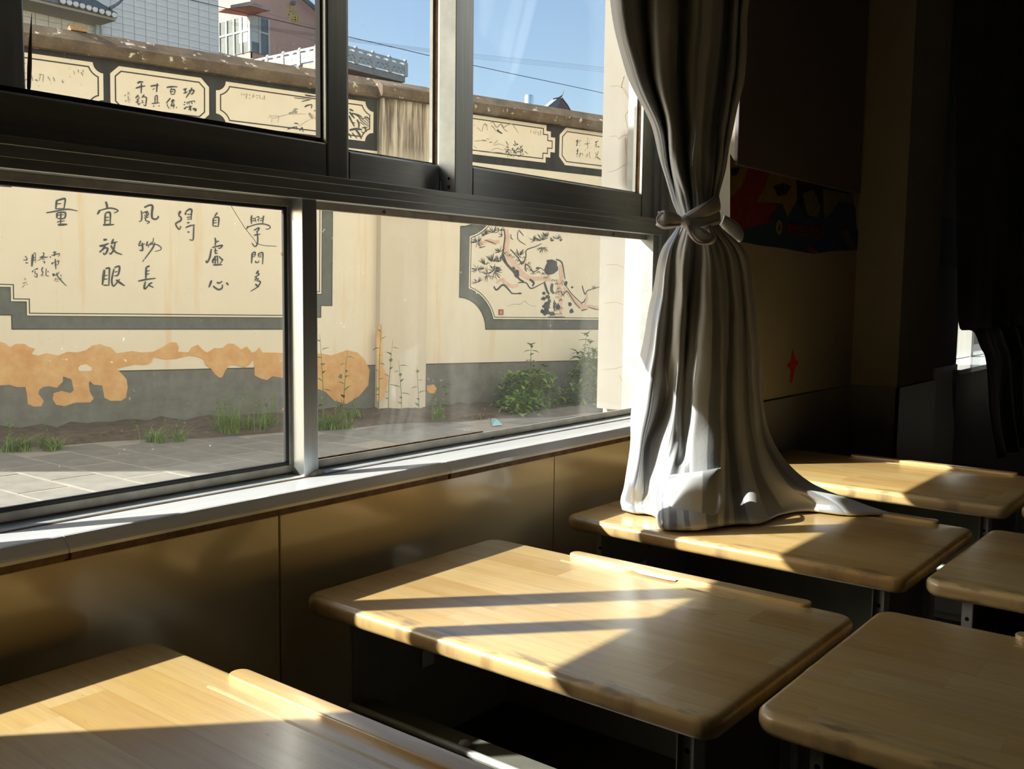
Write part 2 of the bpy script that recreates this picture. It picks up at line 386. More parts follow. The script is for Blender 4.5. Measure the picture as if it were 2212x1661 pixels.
# transom (sliding track)
tr = box('transom', M['alu'], win, X0, X1, YF, .2005, 1.2882, 1.3015, .0008)
box('track', M['alu'], tr, X0, X1, YF, YF + .0035, 1.3010, 1.3152, .0005)
box('track', M['alu'], tr, X0, X1, YF + .0008, YF + .004, 1.3159, 1.3261, .0006)
box('track', M['alu'], tr, X0, X1, .2062, .2097, 1.3100, 1.3261, .0005)
box('track', M['alu'], tr, X0, X1, .2470, .2505, 1.3130, 1.3261, .0005)
# upright frame members
def upright(x0, x1, name='mullion', y0=YF, y1=.1985, z0=ZS + .002, z1=1.2882):
    return box(name, M['alu_jamb'] if 'jamb' in name else M['alu_v'], win, x0, x1, y0, y1, z0, z1, .0008)
upright(.1562, .1844)
for xb, wb, db in ((-.4325, .034, .030), (-.592, .029, .026)): box('shadow_bar', M['alu_v'], win, xb - wb / 2, xb + wb / 2, .30 - db / 2, .30 + db / 2, ZS, ZT, .001)  # unseen uprights added outside to cast the shadow stripes on the desks
box('transom', M['alu'], win, X0, X1, .2005, .2505, 1.3125, 1.3165, .0005)
upright(X1 - .030, X1, 'jamb_frame', YF + .004, .2505, ZS + .002, ZT)
upright(X1 - .052, X1 - .031, 'jamb_frame', YF + .012, .2505, ZS + .002, ZT)
upright(X0, X0 + .045, 'jamb_frame', YF, .2505, ZS + .002, ZT)
box('head_frame', M['alu'], win, X0, X1, YF, .2505, ZT - .045, ZT, .001)
# fixed lower lights: beads, gaskets and panes
YG = .1995
def ring(name, mat, par, x0, x1, z0, z1, t, y0, y1, bv=.0008):
    mb = MB(); mb.box(x0, x1, y0, y1, z0, z0 + t); mb.box(x0, x1, y0, y1, z1 - t, z1)
    mb.box(x0, x0 + t, y0, y1, z0 + t, z1 - t); mb.box(x1 - t, x1, y0, y1, z0 + t, z1 - t)
    o = mb.build(name, mat, par)
    if bv: bevel(o, bv)
    return o
def fixed_light(x0, x1, glass, gasket):
    z0, z1 = ZS + .0065, 1.2882
    fl = empty('fixed_light', (0, 0, 0), win)
    ring('glazing_bead', M['bead'], fl, x0, x1, z0, z1, .0115, .1905, .1975)
    ring('glazing_bead', M['alu_light'], fl, x0, x1, z0, z1 + .003, .009, .2015, .2065)
    if gasket: ring('gasket', M['gasket'], fl, x0 + .010, x1 - .010, z0 + .0095, z1 - .0095, .0075, .1918, .1980, .0015)
    p = box('pane', glass, fl, x0 + .006, x1 - .006, YG - .0015, YG + .0015, z0 + .006, z1 - .006)
    return fl, p
fl1, pane1 = fixed_light(X0 + .04, .164, M['glass_a'], True)
fl2, pane2 = fixed_light(.1765, X1 - .020, M['glass_b'], False)
# inner lining strip of the mullion pocket on the left light, with screws
box('bead_strip', M['alu_light'], fl1, .148, .1568, .1945, .1985, ZS + .0065, 1.2882, .0005)
def screw(par, x, y, z, axis='y', r=.0032):
    o = MB().lathe([(.0001, -.0016), (r * .7, -.0016), (r, -.0004), (r, .0008)], seg=10, axis=axis).build('screw', M['rust'], par)
    o.location = (x, y, z); return o
for z in (1.205, .965): screw(fl1, .1475, .1965, z, 'x')
P = ony(830, 452, .190); screw(fl2, P[0], .190, 1.2825)
P = ony(1325, 503, .190); screw(fl2, P[0], .190, 1.2825)
for px, py in ((1150, 925), (1305, 898), (1065, 945)):
    P = ony(px, py, .1935); screw(fl2, P[0], .1940, ZS + .006, 'z', .003)
# crack running through the upper corner of the left fixed pane
ck = [(497, 441), (512, 466), (530, 494), (548, 516), (553, 524), (560, 528), (575, 531), (597, 532)]
mb = MB(); Q = [ony(*p, YG - .0018) for p in ck]
for a, b in zip(Q[:-1], Q[1:]):
    d = b - a; d /= np.linalg.norm(d); n = np.array([-d[2], 0, d[0]]) * .00045; mb.quad(a - n, b - n, b + n, a + n)
mb.build('glass_crack', pmat('glass_crack', (.16, .15, .13), .4), pane1)
# cement smear at the foot of the mullion and dirt along the frame
mb = MB().lathe([(.0005, -.004), (.019, -.003), (.017, .003), (.008, .007), (.0005, .009)], seg=12)
o = mb.build('cement_smear', pmat('cement', (.30, .28, .24), .95, var=.3, scale=80), win, True); o.location = (.1815, .161, ZS + .002); o.scale = (.95, .45, 1.1)
box('dirt_line', M['dirt'], win, -.30, .150, .1940, .1965, ZS, ZS + .0042)
box('dirt_line', M['dirt'], win, .190, X1 - .05, .1940, .1965, ZS, ZS + .0040)
box('dirt_line', M['dirt'], win, .19, .63, .1972, .1992, ZS + .0175, ZS + .0205)
box('dirt_line', M['dirt'], win, X0, X1, .1565, .1584, ZS, ZS + .0026)

# sliding sashes
def sash(x0, x1, y0, glass, wl=.045, wr=.045, gasket=False, zb=1.3280, zr=1.3801):
    s = empty('sash', (0, 0, 0), win); y1 = y0 + .028
    zt = ZT - .05
    for a, b in ((x0, x0 + wl), (x1 - wr, x1)):
        box('stile', M['alu_v'], s, a, b, y0, y1, zb - .016, zt, .0022)
    r = box('rail', M['alu'], s, x0 + wl + .0006, x1 - wr - .0006, y0 + .0012, y1 - .001, zb - .012, zr, .0030)
    box('rail', M['alu'], s, x0 + wl, x1 - wr, y0 + .0012, y1 - .001, zt - .05, zt, .003)
    box('pane', glass, s, x0 + wl - .006, x1 - wr + .006, y0 + .0125, y0 + .0155, zr - .006, zt - .044)
    gm = M['gasket'] if gasket else M['dirt']
    t = .008 if gasket else .0016
    ring('gasket', gm, s, x0 + wl - .001, x1 - wr + .001, zr - .001, zt - .049, t, y0 + .0085, y0 + .0195, 0)
    if not gasket:
        ring('gasket', M['alu_light'], s, x0 + wl - .001, x1 - wr + .001, zr - .001, zt - .049, .006, y0 + .0165, y0 + .024, 0)
    return s
YI, YB = .1763, .2151
sL = sash(-.380, .2637, YI, M['glass_a'], gasket=True, wr=.0425)
sR = sash(.5196, 1.2172, YI, M['glass_c'], wl=.050, wr=.044)
sM = sash(.2560, .5691, YB, M['glass_c'])
sO = sash(X0 + .05, -.2264, YB, M['glass_c'])
# hooked edge of the right sash's meeting stile with its cut foot and screws
prof = [(.5194, .1765, ZT - .06), (.5194, .2151, ZT - .06), (.5194, .2151, 1.368), (.5194, .2020, 1.314), (.5194, .1765, 1.314)]
MB().prism(prof, (.0014, 0, 0)).build('meeting_strip', M['alu_light'], sR)
for z, r, m in ((1.354, .0024, M['hole']), (1.339, .0036, M['rust'])):
    o = MB().lathe([(.0001, -.0012), (r * .7, -.0012), (r, 0), (r, .0006)], seg=12, axis='x').build('screw', m, sR); o.location = (.5191, .1905, z)
# pale lead edge of the left sash's stile
box('edge_strip', M['alu_light'], sL, .2183, .2208, YI + .001, YI + .022, 1.379, ZT - .06)
# dry reed sliver caught in the left sash's gasket
P0 = ony(62, 197, .1945); P1 = ony(65.5, 92, .1945); P2 = ony(68.5, 28, .1945)
mb = MB().tube([P0, P0 + (P1 - P0) * .08, P0 + (P1 - P0) * .5, P1, P2], [.0012, .0022, .0026, .0018, .0002], 6)
tag(mb.build('reed_sliver', pmat('dry_reed', (.16, .10, .045), .8, var=.3, scale=60)), 'thin dry brown reed sliver standing behind the upper left sash rail', 'reed')

# ================================================================== WINDOW 2 (mostly behind its curtain)
win2 = structure(empty('window_2'))
box('bottom_frame', M['alu_light'], win2, W2X0, W2X1, .158, .236, ZS - .02, ZS + .005, .001)
box('transom', M['alu'], win2, W2X0, W2X1, .1485, .238, 1.287, 1.3245, .001)
for x in (W2X0, W2X0 + .9, W2X1 - .04): box('mullion', M['alu_v'], win2, x, x + .04, .1485, .238, ZS, ZT, .001)
box('pane', M['glass_a'], win2, W2X0 + .03, W2X1 - .03, .2065, .2095, ZS, ZT)
o = box('sill_tile', M['sill'], win2, W2X0, W2X1, YP - .018, .1575, ZS - .018, ZS + .002, .001)
# ================================================================== DESKS
def rounded_outline(x0, x1, y0, y1, r, seg=6):
    out = []
    for cx, cy, a0 in ((x1 - r, y1 - r, 0), (x0 + r, y1 - r, 90), (x0 + r, y0 + r, 180), (x1 - r, y0 + r, 270)):
        for k in range(seg + 1):
            a = math.radians(a0 + 90 * k / seg); out.append((cx + r * math.cos(a), cy + r * math.sin(a)))
    return out
def slab(x0, x1, y0, y1, z0, z1, rc, re, seg=6, n=5, rtop=None):
    mb = MB(); rings = []; rt = rtop or re
    for k in range(n + 1):
        a = math.pi / 2 * k / n; rings.append((re * (1 - math.sin(a)), z0 + re * (1 - math.cos(a))))
    for k in range(n + 1):
        a = math.pi / 2 * k / n; rings.append((rt * (1 - math.cos(a)), z1 - rt * (1 - math.sin(a))))
    m = None
    for ins, z in rings:
        o = rounded_outline(x0 + ins, x1 - ins, y0 + ins, y1 - ins, max(rc - ins, .001), seg); m = len(o)
        mb.v += [(p[0], p[1], z) for p in o]
    for i in range(len(rings) - 1):
        for k in range(m):
            k2 = (k + 1) % m; mb.f.append((i * m + k, i * m + k2, (i + 1) * m + k2, (i + 1) * m + k))
    mb.f.append(tuple(range(m))[::-1]); L = (len(rings) - 1) * m; mb.f.append(tuple(range(L, L + m)))
    return mb
def smooth_by_angle(o, deg=40):
    o.data.polygons.foreach_set('use_smooth', [True] * len(o.data.polygons))
    try: o.data.set_sharp_from_angle(angle=math.radians(deg))
    except Exception: pass
    return o
M['steel_shade'] = pmat('shaded_steel_tray', (.055, .055, .04), .5, .1, var=.2, scale=20)  # darker copy of the steel, with the book box's shade put into its colour
M['groove'] = pmat('pencil_groove', (.78, .57, .26), .35, var=.1, scale=20)
def make_desk():
    d = empty('school_desk')
    smooth_by_angle(slab(0, .4, -.6, 0, .724, .750, .024, .0125, rtop=.0085).build('desktop', M['wood'], d), 50)
    lp = slab(.384, .408, -.540, -.160, .742, .7548, .0118, .0022).build('pencil_stop', M['wood'], d); smooth_by_angle(lp, 50)
    slab(.3585, .3632, -.45, -.165, .7495, .7503, .0023, .0003, n=1).build('pencil_groove', M['groove'], d)
    # enamelled steel book box under the top
    bx = empty('book_box', (0, 0, 0), d)
    for y in (-.062, -.5445): box('side_panel', M['steel'], bx, .035, .365, y, y + .0015, .498, .724)
    box('back_panel', M['steel'], bx, .3635, .365, -.543, -.0605, .498, .724)
    box('tray', M['steel_shade'], bx, .030, .365, -.543, -.0605, .498, .500)
    box('tray_ledge', M['steel'], bx, .030, .072, -.543, -.0605, .598, .600)
    box('front_panel', M['steel'], bx, .072, .0735, -.543, -.0605, .500, .600)
    smooth_by_angle(MB().tube([(.032, -.543, .6035), (.032, -.062, .6035)], .0048, 10).build('tray_rim', M['steel_lt'], bx), 60)
    for k, z in enumerate((.705, .690, .676, .662)):
        MB().lathe([(.0001, 0), (.0035, 0), (.0035, .0004)], seg=10, axis='y').build('hole', M['hole'], bx, loc=(.205, -.0629, z))
    box('latch', M['steel_lt'], bx, .165, .190, -.0655, -.0625, .615, .640, .001)
    # legs
    for y0, y1 in ((-.060, -.044), (-.558, -.542)):
        for x0 in (.045, .300):
            lg = box('leg', M['steel_lt'], d, x0, x0 + .026, y0, y1, .03, .724, .0015)
            for z in (.690, .560, .430):
                MB().lathe([(.0001, 0), (.0030, 0), (.0030, .0006)], seg=10, axis='x').build('bolt_hole', M['hole'], lg, loc=(x0 - .0005, (y0 + y1) / 2, z))
        box('foot', M['steel_lt'], d, .01, .39, y0 - .004, y1 + .004, .0, .03, .004)
    box('crossbar', M['steel_lt'], d, .305, .320, -.545, -.058, .22, .25, .001)
    return d
desk0 = make_desk()
DESKS = [(-.615, -.018, 'sunlit wooden school desk in the lower left corner of the view'),
         (0.0, -.02, 'wooden school desk with a paper slip by its pencil stop, beside the window'),
         (.602, -.018, 'wooden school desk under the hem of the tied grey curtain'),
         (1.218, -.026, 'farthest wooden school desk along the window, behind the curtain'),
         (.052, -.634, 'shaded wooden school desk in the lower right corner of the view'),
         (.625, -.634, 'wooden school desk right of the one carrying the curtain hem'),
         (1.245, -.640, 'wooden school desk just showing at the far right edge')]
desks = []
for i, (x, y, lab) in enumerate(DESKS):
    d = desk0 if i == 0 else copy_tree(desk0)
    d.location = (x, y, 0); tag(d, lab, 'desk', 'school desks in the classroom'); desks.append(d)
desks[4].rotation_euler.z = math.radians(.6); desks[5].rotation_euler.z = math.radians(-.6)
# paper slip and tape on the desk by the window
Q = [onz(*p, .7508) for p in ((1322, 1219), (1342, 1215), (1472, 1246), (1458, 1256), (1440, 1254), (1385, 1241))]
mb = MB(); top = [(q[0], q[1], .7508 + e) for q, e in zip(Q, (.004, .0006, .0004, .0004, .0012, .0008))]
mb.poly(top)
slip = mb.build('paper_slip', M['paper']); tag(slip, 'small white printed paper slip taped along the pencil stop', 'paper')
sm = slip.modifiers.new('solid', 'SOLIDIFY'); sm.thickness = .0003; sm.offset = 0
rr = random.Random(5)
for row, (a, b) in enumerate((((1352, 1222), (1462, 1247)), ((1345, 1223.5), (1450, 1249)), ((1380, 1234), (1440, 1249.5)))):
    A, B = onz(*a, .7514), onz(*b, .7514); n = 14 if row < 2 else 7; mb = MB()
    for k in range(n):
        t0 = (k + .1) / n; t1 = (k + .1 + rr.uniform(.45, .8)) / n; p, q = A + (B - A) * t0, A + (B - A) * t1
        mb.quad((p[0] - .0016, p[1], .7516), (q[0] - .0016, q[1], .7516), (q[0] + .0006, q[1], .7516), (p[0] + .0006, p[1], .7516))
    mb.build('print_line', M['ink_blue'], slip)
for nm, pts in (('tape_strip', ((1278, 1202), (1300, 1205), (1318, 1217), (1290, 1212))), ('tape_strip', ((1506, 1253), (1512, 1252), (1520, 1263), (1500, 1259)))):
    Q = [onz(*p, .7505) for p in pts]; mb = MB().prism([tuple(q) for q in Q], (0, 0, .0002))
    o = mb.build(nm, M['tape'])
    tag(o, 'scrap of clear tape on the desk %s of the paper slip' % ('left' if pts[0][0] < 1400 else 'right'), 'tape', 'tape scraps by the paper slip')
# pebble-like eraser lying on the book-box tray
P = onx(1003, 1630, .045); o = MB().lathe([(.0005, 0), (.006, .0008), (.0078, .004), (.006, .0072), (.0005, .0082)], seg=14).build('eraser', M['eraser'], None, True)
o.location = (P[0], P[1], .6002); tag(o, 'small round pale eraser on the steel tray under the desk', 'eraser')
# ================================================================== CURTAIN
def satin_mat():
    m, nt, b = new_mat('striped_grey_satin'); L = nt.links.new
    uv = N(nt, 'ShaderNodeUVMap'); sx = N(nt, 'ShaderNodeSeparateXYZ'); L(uv.outputs[0], sx.inputs[0])
    f = mth(nt, 'FRACT', mth(nt, 'MULTIPLY', sx.outputs[0], 11.5))
    s = ramp(nt, f, [(0.0, 0.0), (.48, 0.0), (.50, 1.0), (.98, 1.0), (1.0, 0.0)])
    nz = N(nt, 'ShaderNodeTexNoise', i_Scale=220.0, i_Detail=3.0); tc = N(nt, 'ShaderNodeTexCoord'); L(tc.outputs['Object'], nz.inputs['Vector'])
    L(mixc(nt, s, (.60, .61, .62), (.44, .46, .49)), b.inputs['Base Color'])
    L(mth(nt, 'MULTIPLY', s, .45), b.inputs['Metallic'])
    L(ramp(nt, s, [(0, .66), (1, .30)]), b.inputs['Roughness'])
    b.inputs['Sheen Weight'].default_value = .25
    bp = N(nt, 'ShaderNodeBump', i_Strength=.18, i_Distance=.001); L(nz.outputs['Fac'], bp.inputs['Height']); L(bp.outputs[0], b.inputs['Normal'])
    return m
M['satin'] = satin_mat()
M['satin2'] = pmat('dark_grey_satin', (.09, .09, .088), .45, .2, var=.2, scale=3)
M['pink'] = pmat('lilac_piping', (.56, .46, .50), .6)
M['tie'] = pmat('pale_grey_satin_tie', (.74, .75, .77), .45, .1, var=.08, scale=20)
# control rows: image height, then (image x, offset toward the camera in m) for 15 folds; plan position pc, facing n
CROWS = [
 (-1150, (.80, -.10), 90, [(1215, 0), (1262, .05), (1318, -.01), (1352, .05), (1402, .0), (1440, .05), (1482, -.01), (1528, .05), (1572, 0), (1612, .05), (1650, 0), (1690, .05), (1725, 0), (1760, .04), (1790, 0)]),
 (-330, (.80, -.10), 90, [(1292, 0), (1330, .05), (1378, -.02), (1404, .05), (1445, .01), (1472, -.03), (1500, .05), (1526, .05), (1556, 0), (1580, -.03), (1600, .03), (1622, 0), (1640, .03), (1655, 0), (1664, -.01)]),
 (0, (.83, -.10), 86, [(1320, .0), (1348, .045), (1394, -.03), (1414, .05), (1452, .035), (1472, -.035), (1500, .035), (1524, .05), (1552, .02), (1575, -.03), (1588, .02), (1598, -.01), (1606, .015), (1612, -.01), (1617, -.02)]),
 (150, (.845, -.105), 80, [(1352, .0), (1378, .035), (1405, -.03), (1420, .045), (1450, .03), (1471, -.035), (1493, .035), (1512, .05), (1540, .015), (1566, -.03), (1580, .02), (1590, -.01), (1598, .015), (1604, -.01), (1609, -.02)]),
 (270, (.85, -.115), 72, [(1408, .0), (1424, .025), (1436, -.02), (1446, .045), (1459, .03), (1478, -.035), (1496, .04), (1507, .05), (1526, .01), (1552, -.02), (1563, .02), (1571, -.01), (1577, .01), (1581, -.01), (1584, -.02)]),
 (360, (.85, -.12), 66, [(1431, .0), (1440, .02), (1447, 0), (1453, .04), (1468, .05), (1486, -.02), (1492, .045), (1504, .05), (1524, .03), (1545, .0), (1553, .015), (1558, -.005), (1562, .01), (1565, -.01), (1567, -.02)]),
 (430, (.85, -.13), 62, [(1453, .0), (1458, .02), (1464, .03), (1472, .045), (1484, .05), (1493, .01), (1499, .045), (1508, .05), (1522, .04), (1534, .01), (1541, .01), (1545, 0), (1548, 0), (1550, -.01), (1551, -.02)]),
 (482, (.85, -.13), 62, [(1466, .0), (1470, .02), (1475, .03), (1482, .042), (1489, .045), (1496, .02), (1502, .04), (1510, .042), (1520, .035), (1531, .012), (1538, .01), (1542, 0), (1545, 0), (1547, -.01), (1548, -.02)]),
 (545, (.85, -.14), 60, [(1429, -.01), (1444, .025), (1452, .01), (1467, .035), (1482, .045), (1497, -.01), (1506, .0), (1522, .05), (1540, .045), (1562, .005), (1578, .012), (1590, -.005), (1600, .01), (1607, -.01), (1612, -.02)]),
 (640, (.85, -.15), 58, [(1409, -.015), (1432, .025), (1448, .005), (1462, .035), (1477, .045), (1488, -.02), (1499, .01), (1522, .055), (1552, .045), (1574, -.005), (1592, .012), (1606, -.01), (1616, .01), (1624, -.01), (1630, -.025)]),
 (760, (.845, -.165), 56, [(1386, -.015), (1416, .03), (1438, .0), (1454, .035), (1470, .045), (1481, .01), (1490, .03), (1516, .055), (1556, .045), (1572, -.01), (1594, .012), (1612, -.01), (1626, .01), (1636, -.015), (1643, -.03)]),
 (870, (.835, -.175), 54, [(1367, -.015), (1402, .03), (1424, -.01), (1440, -.025), (1458, .045), (1470, .03), (1482, .03), (1506, .055), (1555, .045), (1568, -.01), (1594, .015), (1616, -.01), (1632, .01), (1642, -.015), (1648, -.03)]),
 (960, (.820, -.185), 52, [(1362, -.01), (1388, .015), (1394, -.025), (1412, -.01), (1442, .035), (1462, .04), (1478, .035), (1500, .05), (1556, .05), (1572, -.01), (1600, .02), (1626, .0), (1645, .01), (1660, -.01), (1672, -.03)]),
 (1040, (.795, -.195), 50, [(1352, -.01), (1372, .01), (1392, .0), (1410, .015), (1424, .03), (1440, .05), (1466, .055), (1500, .06), (1555, .055), (1580, .005), (1612, .03), (1648, .02), (1684, .02), (1716, .015), (1745, -.01)]),
]
# last rows lie on the desk: image points of the hem on the desk top, and height above it
HEM1 = [(1341, 1078, .030), (1364, 1086, .034), (1392, 1090, .032), (1412, 1096, .03), (1424, 1108, .036), (1440, 1112, .042), (1466, 1114, .042), (1500, 1114, .042), (1550, 1110, .038), (1588, 1112, .026), (1630, 1112, .028), (1676, 1094, .026), (1730, 1082, .024), (1800, 1084, .018), (1860, 1088, .010)]
HEM2 = [(1345, 1099, .008), (1368, 1106, .006), (1395, 1108, .006), (1418, 1116, .006), (1425, 1137, .006), (1442, 1142, .006), (1470, 1143, .006), (1505, 1143, .006), (1550, 1136, .006), (1590, 1131, .005), (1640, 1129, .005), (1688, 1110, .005), (1745, 1102, .005), (1830, 1111, .004), (1925, 1109, .004)]
HEM3 = [(1352, 1100, .001), (1374, 1103, .001), (1399, 1105, .001), (1424, 1112, .001), (1433, 1129, .001), (1448, 1134, .001), (1474, 1135, .001), (1507, 1135, .001), (1546, 1130, .001), (1590, 1125, .001), (1636, 1122, .001), (1684, 1104, .001), (1748, 1096, .001), (1830, 1102, .001), (1900, 1103, .001)]
rows = []
for py, pc, ang, cs in CROWS:
    a = math.radians(ang); n = np.array([-math.cos(a), -math.sin(a), 0.0])   # outward normal, toward the room
    n = np.array([-math.cos(math.radians(ang)), -math.sin(math.radians(ang)), 0.0])
    line = []
    for px, b in cs:
        pt = onplane(px, py, np.array([pc[0], pc[1], 0]) + n * b, n); line.append(pt)
    rows.append(line)
hem2 = [np.array([*onz(px, py, .7505 + h)[:2], .7505 + h]) for px, py, h in HEM2]
VN = np.array([-.87, -.49, 0.0])             # facing the room, square to the drape
rows.append([onplane(px, py, B - VN * .010, VN) for (px, py, h), B in zip(HEM1, hem2)])
rows.append(hem2)
rows.append([np.array([*onz(px, py, .7505 + h)[:2], .7505 + h]) for px, py, h in HEM3])
def grid_surface(rows, ns, nt):
    R = np.array(rows)                                   # (rows, cols, 3)
    S = np.array([crom(list(r), ns) for r in R])         # along the cloth width
    T = np.array([crom(list(S[:, k]), nt) for k in range(S.shape[1])])   # down the drop
    return T.transpose(1, 0, 2)
G = grid_surface(rows, 12, 10)
nr, nc = G.shape[:2]
# fine crumples and pleats gathered at the tie
for i in range(nr):
    for k in range(nc):
        z = G[i, k, 2]; g = math.exp(-((z - 1.285) / .16) ** 2)
        ph = k / nc * 2 * math.pi
        G[i, k, :2] += (g * .0030 * math.sin(ph * 15) + .0008 * math.sin(ph * 9 + z * 21) * min(1, abs(z - 1.285) * 6) * (1 if z > .80 else .3)) * np.array([-.75, -.66])
        if z > .77: G[i, k, :2] += .0010 * math.sin(z * 63 + ph * 5) * np.array([-.66, .4])
        if G[i, k, 2] < .7512: G[i, k, 2] = .7512
keep = [i for i in range(nr) if True]
mb = MB()
for i in range(nr):
    for k in range(nc): mb.v.append(tuple(G[i, k]))
for i in range(nr - 1):
    for k in range(nc - 1):
        mb.f.append((i * nc + k, i * nc + k + 1, (i + 1) * nc + k + 1, (i + 1) * nc + k))
cur = empty('curtain', (.85, -.13, 0))
me = bpy.data.meshes.new('drape'); me.from_pydata([(v[0] - .85, v[1] + .13, v[2]) for v in mb.v], [], mb.f)
uvl = me.uv_layers.new(name='UVMap'); wsum = np.zeros(nc)
mid = G[int(nr * .55)]; arc = np.concatenate([[0], np.cumsum(np.linalg.norm(np.diff(mid, axis=0), axis=1))]); arc /= arc[-1]
for lp in me.loops: uvl.data[lp.index].uv = (arc[lp.vertex_index % nc], (lp.vertex_index // nc) / nr)
me.materials.append(M['satin']); me.polygons.foreach_set('use_smooth', [True] * len(me.polygons))
dr = bpy.data.objects.new('drape', me); COL.objects.link(dr); dr.parent = cur
so = dr.modifiers.new('solid', 'SOLIDIFY'); so.thickness = .0016; so.offset = -1
tag(cur, 'silver grey striped satin curtain tied with a bow, its hem spilling on a desk', 'curtain')
# boxy folded-up hem corner at the front
def cl(p): return (p[0] - .85, p[1] + .13, p[2])
fold = []
FR = [[(1426, 1137, .002), (1455, 1142, .002), (1500, 1143, .002), (1540, 1139, .002), (1552, 1129, .002)],
      [(1421, 1120, .008), (1454, 1125, .010), (1500, 1127, .010), (1545, 1122, .010), (1560, 1108, .008)],
      [(1428, 1082, .000), (1458, 1086, .006), (1502, 1087, .008), (1547, 1080, .006), (1561, 1066, .000)],
      [(1440, 1040, -.006), (1468, 1036, .000), (1505, 1034, .002), (1545, 1026, .000), (1559, 1018, -.006)],
      [(1445, 1026, -.016), (1472, 1022, -.014), (1505, 1019, -.012), (1544, 1012, -.014), (1556, 1010, -.018)]]
fr = []
for j, r in enumerate(FR):
    line = []
    for px, py, b in r:
        q0 = onz(px, 1141 if j else py, .752)
        if j == 0: q = np.array([q0[0], q0[1], .7515])
        else:
            base = onz(FR[0][len(line)][0], FR[0][len(line)][1], .752); q = onplane(px, py, base + VN * (b - (0, .004, .014, .026, .034)[j]), VN)
        line.append(np.array(cl(q)))
    fr.append(line)
F = grid_surface(fr, 8, 8); a, b = F.shape[:2]; mb = MB()
for i in range(a):
    for k in range(b): mb.v.append(tuple(F[i, k]))
for i in range(a - 1):
    for k in range(b - 1): mb.f.append((i * b + k, i * b + k + 1, (i + 1) * b + k + 1, (i + 1) * b + k))
me = bpy.data.meshes.new('folded_hem'); me.from_pydata(mb.v, [], mb.f); uvl = me.uv_layers.new(name='UVMap')
for lp in me.loops: uvl.data[lp.index].uv = (.50 + .115 * (lp.vertex_index % b) / b, (lp.vertex_index // b) / a)
me.materials.append(M['satin']); me.polygons.foreach_set('use_smooth', [True] * len(me.polygons))
o = bpy.data.objects.new('folded_hem', me); COL.objects.link(o); o.parent = cur
so = o.modifiers.new('solid', 'SOLIDIFY'); so.thickness = .003; so.offset = -1
# tie band, knot and two bow loops
tie = empty('bow', (0, 0, 0), cur)
nview = np.array([-math.cos(math.radians(60)), -math.sin(math.radians(60)), 0]); TC = np.array([.85, -.13, 0])
def tp(px, py, b): return np.array(cl(onplane(px, py, TC + nview * b, nview)))
def strip(name, mat, ctr, widths, par, thick=.003, n=8):
    P = crom(ctr, n); Wd = crom([np.array([w]) for w in widths], n); mb = MB()
    for i, p in enumerate(P):
        d = P[min(i + 1, len(P) - 1)] - P[max(i - 1, 0)]; d /= np.linalg.norm(d) + 1e-9
        s = np.cross(d, nview); s /= np.linalg.norm(s) + 1e-9; w = float(Wd[i][0])
        for t in (-1, -.45, .45, 1): mb.v.append(tuple(p + s * w * t + nview * (.004 * (1 - t * t))))
    for i in range(len(P) - 1):
        for k in range(3): mb.f.append((i * 4 + k, i * 4 + k + 1, i * 4 + 5 + k, i * 4 + 4 + k))
    o = mb.build(name, mat, par, True); m = o.modifiers.new('solid', 'SOLIDIFY'); m.thickness = thick; m.offset = 0
    return o
strip('band', M['tie'], [tp(1470, 488, .050), tp(1484, 474, .060), tp(1504, 462, .064), tp(1530, 450, .058), tp(1547, 440, .030), tp(1552, 436, -.02)], [.008, .010, .011, .013, .015, .015], tie)
strip('band', M['tie'], [tp(1478, 482, .060), tp(1500, 482, .066), tp(1525, 478, .060), tp(1545, 471, .034), tp(1553, 468, -.01)], [.006, .008, .010, .012, .013], tie)
smooth_by_angle(MB().lathe([(.0005, -.011), (.008, -.009), (.012, 0), (.008, .010), (.0005, .012)], tp(1478, 479, .070), 14, 'x').build('knot', M['tie'], tie), 80)
strip('loop', M['tie'], [tp(1474, 478, .066), tp(1455, 474, .076), tp(1435, 473, .080), tp(1423, 472, .072), tp(1421, 474, .06), tp(1435, 479, .050), tp(1458, 480, .052), tp(1474, 480, .062)], [.004, .012, .0145, .013, .0115, .013, .009, .004], tie)
strip('loop', M['tie'], [tp(1482, 480, .068), tp(1496, 496, .076), tp(1512, 510, .082), tp(1532, 516, .074), tp(1537, 510, .064), tp(1524, 498, .058), tp(1502, 486, .060), tp(1484, 480, .064)], [.004, .012, .014, .010, .010, .013, .010, .004], tie)
def cordp(name, pts, r): 
    o = MB().tube([tuple(p) for p in crom(pts, 6)], r, 6).build(name, M['pink'], tie, True); return o
cordp('piping', [tp(1472, 486, .07), tp(1450, 487, .082), tp(1432, 488, .086), tp(1421, 480, .08), tp(1421, 468, .076), tp(1430, 458, .08)], .0022)
cordp('piping', [tp(1486, 486, .074), tp(1492, 506, .086), tp(1506, 523, .090), tp(1528, 524, .084), tp(1539, 512, .074), tp(1530, 494, .070)], .0022)
cordp('piping', [tp(1480, 486, .070), tp(1500, 490, .074), tp(1528, 484, .068), tp(1550, 476, .036)], .0018)
cordp('piping', [tp(1488, 466, .070), tp(1510, 452, .074), tp(1535, 436, .060), tp(1548, 428, .03)], .0018)
# loose tail of the tie behind, at the wall side
strip('tail', M['tie'], [tp(1560, 475, -.03), tp(1578, 492, -.045), tp(1592, 507, -.05), tp(1600, 520, -.05)], [.010, .016, .016, .004], tie)
# curtain rod above the window
o = MB().tube([(-.95, -.10, 2.86), (1.75, -.10, 2.86)], .012, 12).build('curtain_rod', M['alu_v'], None, True); tag(o, 'round metal curtain rod above the first window', 'rod')
for x in (-.9, 1.7): MB().box(x - .01, x + .01, -.10, YW if x < 0 else YP, 2.85, 2.87).build('bracket', M['alu_v'], o)

